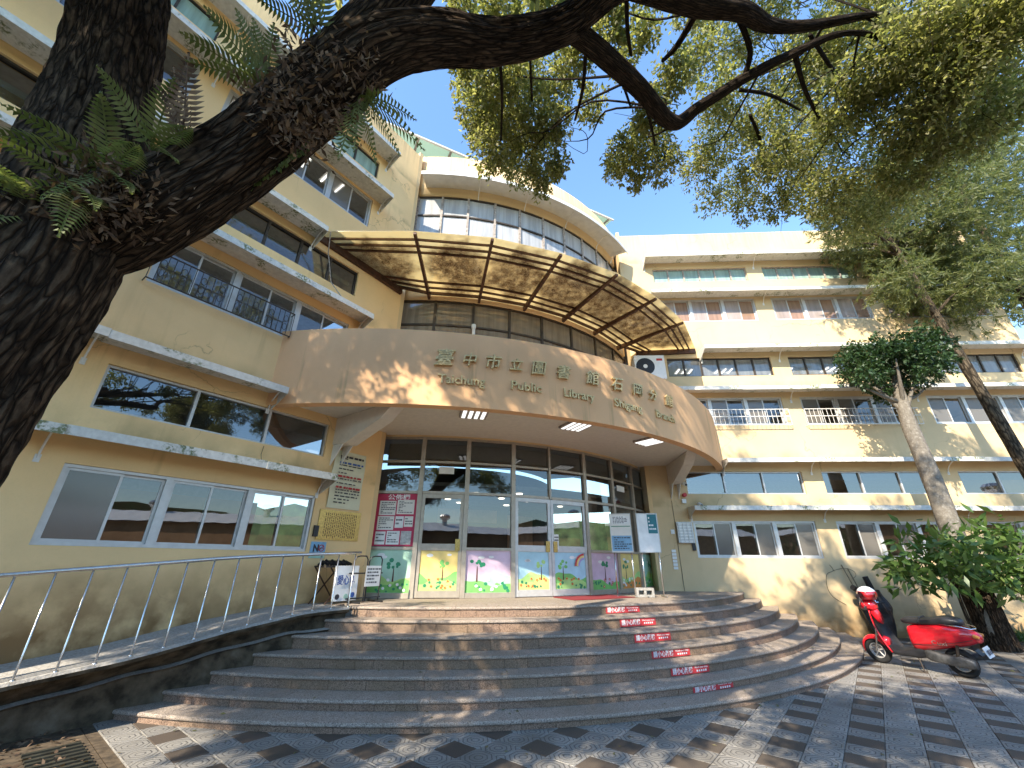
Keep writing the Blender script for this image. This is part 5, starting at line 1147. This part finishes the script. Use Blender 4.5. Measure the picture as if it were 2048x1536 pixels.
fern(60, 430, 3.45, [(-.8, .5, .5, .55, .3), (-.2, .9, .4, .45, .3), (.5, .6, .6, .45, .4), (-.6, -.2, .7, .5, .3), (.2, -.3, .8, .4, .3), (-1, .1, .2, .5, .25)], 'green fern at the left flank of the tree fork')
fern(215, 350, 3.75, [(-.9, .5, .3, .6, .25), (-.5, .7, .5, .5, .3), (.8, .3, .4, .55, .35), (.3, .8, .3, .5, .2), (.9, -.2, .5, .5, .35), (.1, -.5, .8, .4, .3)], 'spreading green fern in the crotch of the tree fork')
fern(150, 385, 3.6, [(-.3, .6, .6, .4, .3), (.6, -.5, .6, .5, .3), (.9, -.1, .5, .55, .4), (-.6, .0, .7, .4, .3)], 'low green fern below the tree fork')
fern(300, 300, 3.95, [(.5, .8, .2, .5, .15), (.9, .3, .3, .45, .3), (-.3, .9, .3, .5, .15), (.8, -.2, .4, .4, .3)], 'green fern where the arching limb leaves the trunk')
fern(530, 175, 4.35, [(-.55, .85, .2, .55, .1), (-.3, .95, .1, .5, .05), (-.8, .5, .3, .5, .1), (-.1, .9, .1, .42, .05), (-.9, .2, .4, .4, .15), (.2, .9, .1, .4, .05)], 'tall upright fern on top of the arching limb')
fern(640, 70, 4.7, [(-.5, .8, .1, .5, .05), (-.2, .9, .2, .5, .05), (-.7, .4, .1, .45, .1), (.1, .9, .2, .5, .05)], 'bushy fern high on the arching limb')
fern(365, 280, 3.95, [(-.05, 1, .1, .42, .0), (.15, .95, .1, .5, .0), (-.3, .8, .1, .38, .05)], 'reddish brown withered fern standing upright beside the fork', 'leaf_brown')
fern(720, 190, 4.5, [(.75, -.45, .1, .55, .35), (.6, -.7, .2, .5, .3), (.3, -.9, .2, .5, .2), (.9, -.2, .1, .42, .4), (.05, -.9, .3, .42, .2), (-.1, -.8, .3, .5, .2)], 'fern hanging from the underside of the arching limb')
def scatter_clump(name, label, cat, pts, size, aspect, mat, sig, group=None):
    C = np.repeat(np.array([tuple(p) for p in pts]), 1, 0); n = len(C); C = C+rng.normal(size=(n, 3))*sig
    D = rng.normal(size=(n, 3)); Nn = rng.normal(size=(n, 3)); V, F_ = leaves(C, D, Nn, size*rng.uniform(.6, 1.3, n), aspect)
    return tag(npmesh(name, V, F_, mat), label, cat, group)
for lab, spots in (('brown withered fern clump in the tree fork', ((190, 400, 3.6), (240, 420, 3.62), (130, 440, 3.5), (290, 395, 3.72), (80, 480, 3.4), (210, 350, 3.75), (30, 500, 3.35))), ('brown withered leaves along the upper arching limb', ((560, 200, 4.3), (620, 130, 4.55), (660, 220, 4.4), (700, 130, 4.65), (600, 260, 4.2)))):
    pts = []
    for px, py, z in spots:
        c = atz(px, py, z); c = c+(Vector(O3)-c).normalized()*.24; pts += [c]*340
    scatter_clump('withered_fern', lab, 'fern', pts, .05, .34, 'leaf_brown', (.10, .07, .075), 'withered growth on the big tree')
# coin-leaf creeper along the limb
for lab, pl_ in (('creeper with small round leaves along the underside of the arching limb', ((250, 500, 3.5), (330, 470, 3.62), (400, 440, 3.76), (480, 385, 3.95), (560, 330, 4.1), (620, 290, 4.22))), ('creeper with small round leaves winding across the face of the arching limb', ((225, 485, 3.48), (260, 450, 3.56), (300, 420, 3.66), (350, 405, 3.74), (400, 405, 3.8), (430, 412, 3.84)))):
    path = crom([tuple(atz(*q_)+(Vector(O3)-atz(*q_)).normalized()*.22) for q_ in pl_], 26); C, D = [], []
    for i, p in enumerate(path):
        for s_ in (-1, 1):
            C.append(p+rng.normal(size=3)*.006); D.append(np.array(U3)*s_*1.+np.array(R3)*rng.normal()*.4)
    C, D = np.array(C), np.array(D); V, F_ = leaves(C, D, np.tile(-F3, (len(C), 1))+rng.normal(size=(len(C), 3))*.3, .034*rng.uniform(.7, 1.2, len(C)), .72)
    tag(npmesh('creeper', V, F_, 'leaf_coin'), lab, 'creeper', 'creepers on the big tree')
# ---- slender pale tree, conifers and shrub by the right wing
pt = thing('pale_tree', 'slender pale mottled tree with a dense dark round crown before the right wing', 'tree', (11.12, 10.92, 0))
limb([(11.14, 10.92, -.1, .30), (11.13, 10.92, .3, .275), (11.12, 10.92, 1, .26), (11.1, 10.92, 2.2, .225), (11.12, 10.92, 4, .20), (11.08, 10.9, 5.3, .17), (11.15, 10.9, 6.3, .13), (11.3, 10.9, 7.2, .06)], 24, 10, .006, 8, 'trunk', 'bark_pale', pt)
limb([(11.16, 10.92, -.1, .34), (11.14, 10.92, .3, .305), (11.12, 10.92, 1, .285), (11.11, 10.92, 1.5, .25), (11.11, 10.92, 1.7, .2)], 40, 12, .018, 9, 'shaded_trunk_base', 'bark_dark', pt)  # dark shell over the pale trunk's foot: the shrub's shade put into its colour
for k, (dx, dy, dz) in enumerate(((-.8, .2, .9), (.7, -.2, 1.0), (.2, .6, 1.2), (-.3, -.6, 1.1), (-1.0, -.1, .4), (1.0, .2, .5))): limb([(11.12, 10.9, 5.6+.1*k, .06), (11.12+dx*.5, 10.9+dy*.5, 6.0+dz*.4, .045), (11.12+dx, 10.9+dy, 6.0+dz, .02)], 8, 5, 0, k, 'branch', 'bark_pale', pt)
cb_ = []
for k in range(44):
    a, q_ = random.uniform(0, 6.283), random.random()**.5; cb_.append((Vector((11.15+1.15*q_*math.cos(a), 10.8+1.0*q_*math.sin(a), 7.1+random.uniform(-.85, 1.15)*(1-.4*q_))), (.44, .44, .36), 330))
crown(cb_, .105, .5, 'crown', 'leaf_dark', pt)
def conifer(lab, base, top, r0, spots, Y, nn):
    t_ = thing('conifer', lab, 'tree', base, 'feathery conifers by the right wing'); b, tt = Vector(base), Vector(top)
    limb([(*b.lerp(tt, f), r0*(1.25-.85*f) if f > .02 else r0*1.6) for f in (-.01, .05, .2, .4, .6, .8, 1)], 16, 8, .008, nn, 'trunk', 'bark_mid', t_)
    Vs, Fs, off = [], [], 0
    for px, py, r_ in spots:
        c = atY(px, py, Y+random.uniform(-1.1, 1.2)); zc = float((np.array(c)-O3)@F3); rw = r_*zc/FPX
        st_ = b.lerp(tt, min(1, max(.35, (c.z-.8)/tt.z))); limb([(*st_, r0*.3), (*st_.lerp(c, .5)+UZ*.15, r0*.2), (*c, r0*.06)], 6, 4, 0, 1, 'branch', 'bark_mid', t_)
        ns = int(150*(r_/60)**2); SP = np.array(c)+rng.normal(size=(ns, 3))*rw*.52*np.array((1, 1, .8)); sd_ = rng.normal(size=(ns, 3))*np.array((1, 1, .5)); sd_[:, 2] -= .35; sd_ /= np.linalg.norm(sd_, axis=1, keepdims=True)
        q_ = 38; f = rng.random((ns, q_, 1)); C = SP[:, None]+sd_[:, None]*f*.46+rng.normal(size=(ns, q_, 3))*.02
        D = sd_[:, None]*1.1+rng.normal(size=(ns, q_, 3))*.55; D[..., 2] -= .2; C, D = C.reshape(-1, 3), D.reshape(-1, 3)
        V, F_ = leaves(C, D, rng.normal(size=C.shape), rng.uniform(.10, .19, len(C)), .17); Vs.append(V); Fs.append(F_+off); off += len(V)
    npmesh('crown', np.concatenate(Vs), np.concatenate(Fs), 'leaf_needle', t_)
conifer('feathery conifer leaning in front of the right wing beside the pale tree', (14.75, 11.35, -.05), (12.9, 10.9, 12.5), .17, [(1700, 430, 55), (1760, 470, 60), (1830, 460, 70), (1900, 420, 75), (1850, 530, 65), (1930, 490, 75), (1795, 560, 50), (1870, 590, 55), (1690, 490, 38), (1960, 560, 60), (1880, 330, 70), (1800, 380, 60), (1750, 390, 55), (1670, 420, 45), (1720, 500, 45), (1790, 500, 55), (1890, 520, 60), (1830, 600, 45), (1920, 620, 50)], 10.9, 5)
conifer('feathery conifer at the far end of the right wing', (18.3, 12.0, -.05), (17.3, 11.6, 15), .22, [(1990, 330, 80), (2010, 470, 75), (2030, 600, 60), (2000, 240, 80), (1940, 300, 75), (2040, 400, 80), (2060, 540, 80), (1960, 400, 70), (2010, 540, 50)], 11.8, 6)
sb = thing('broadleaf_shrub', 'low leafy shrub with long glossy leaves in front of the pale tree', 'shrub', atz(1968, 1300, 0))
b = atz(1972, 1298, 0); limb([(*b, .05), (*(b+Vector((-.25, -.1, .6))), .04), (*(b+Vector((-.35, -.2, 1.3))), .03), (*(b+Vector((-.4, -.3, 1.9))), .015)], 10, 6, .003, 2, 'stem', 'bark_mid', sb)
cb_ = []
for px, py, r_, n in ((1830, 1130, 42, 150), (1870, 1105, 45, 190), (1920, 1120, 55, 260), (1975, 1110, 60, 300), (2030, 1120, 60, 300), (1890, 1148, 38, 130), (1950, 1150, 42, 150), (2010, 1155, 42, 150), (1820, 1140, 28, 70), (1985, 1065, 36, 110), (1915, 1075, 34, 100), (2080, 1130, 60, 200)):
    c = atY(px, py, 9.9+random.uniform(-.45, .5)); rw = r_*10.2/FPX; cb_.append((c, (rw, rw*1.1, rw*.8), int(n*.8)))
    st_ = b+Vector((-.35, -.2, 1.2)); limb([(*st_, .02), (*st_.lerp(c, .5), .014), (*c, .006)], 6, 4, 0, 1, 'branch', 'bark_mid', sb)
crown(cb_, .27, .36, 'crown', 'leaf_shrub', sb, .35, 6, .5)
# grass by the tree foot, fallen leaves, drain
n = 5200; u = rng.uniform(10.5, 17, n); p = rng.uniform(.08, .85, n)*(.6+.4*np.sin(u*3)**2); C = np.array([tuple(RW(a, q_, .035)) for a, q_ in zip(u, p)])
D = rng.normal(size=(n, 3))*.5; D[:, 2] = 1; V, F_ = leaves(C, D, rng.normal(size=(n, 3)), rng.uniform(.08, .26, n), .10); tag(npmesh('grass', V, F_, 'leaf_grass'), 'rough green grass growing along the wall by the tree foot', 'grass', kind='stuff')
C = []
while len(C) < 330:
    x, y = random.uniform(-5, 10), random.uniform(4.2, 12); v = Vector((x, y, 0)); d = (v-QS).length
    if E1.dot(v) < 1.5 or nR.dot(v) < CR+.1: continue
    s_, p_ = lcoord(v)
    if p_ < pbot(s_)+.1: continue
    z = 0.
    for k in range(NS):
        if d < RS[k]: z = ZS[k]
    if d < RS[-1] and random.random() < .7: continue
    C.append((x, y, z+.006))
C = np.array(C); n = len(C); D = rng.normal(size=(n, 3)); D[:, 2] *= .15; Nn = rng.normal(size=(n, 3))*.25; Nn[:, 2] += 1
V, F_ = leaves(C, D, Nn, rng.uniform(.025, .075, n), .42, .4); V[:, 2] = np.maximum(V[:, 2], np.repeat(C[:, 2], 4)); tag(npmesh('leaf_litter', V, F_, 'leaf_litter'), 'fallen leaves scattered over the paving and steps', 'leaves', kind='stuff')
mb = MB(); pts = [E1*1.45+E2*-9+UZ*-.012, E1*1.45+E2*-5.6+UZ*-.012, E1*-.2+E2*-5.3+UZ*-.012, E1*-1.2+E2*-9+UZ*-.012]; mb.prism(pts, (0, 0, -.03)); tag(mb.build('soil_bed', 'soil'), kind='structure')
dg = thing('drain_grate', 'rusty iron drain grate between the paving edge and the ramp', 'drain grate', E1*1.2+E2*-6.2)
for k in range(12):
    m = MB(); o_ = E1*1.38+E2*(-6.9+k*.11)+UZ*-.01; m.hexa([o_, o_+E2*.05, o_+E2*.05-E1*.42, o_-E1*.42, o_+UZ*.022, o_+E2*.05+UZ*.022, o_+E2*.05-E1*.42+UZ*.022, o_-E1*.42+UZ*.022]); m.build('bar', 'grate_iron', dg)
C = np.array([tuple(E1*rng.uniform(-.2, 1.35)+E2*rng.uniform(-8.2, -5.7)+UZ*.0) for _ in range(700)]); n = len(C); D = rng.normal(size=(n, 3)); D[:, 2] *= .3; Nn = rng.normal(size=(n, 3))*.4; Nn[:, 2] += 1
V, F_ = leaves(C, D, Nn, rng.uniform(.04, .1, n), .4, .4); V[:, 2] = np.maximum(V[:, 2], -.01); tag(npmesh('leaf_litter', V, F_, 'leaf_brown'), 'drift of dry brown leaves in the bed beside the ramp', 'leaves', kind='stuff')
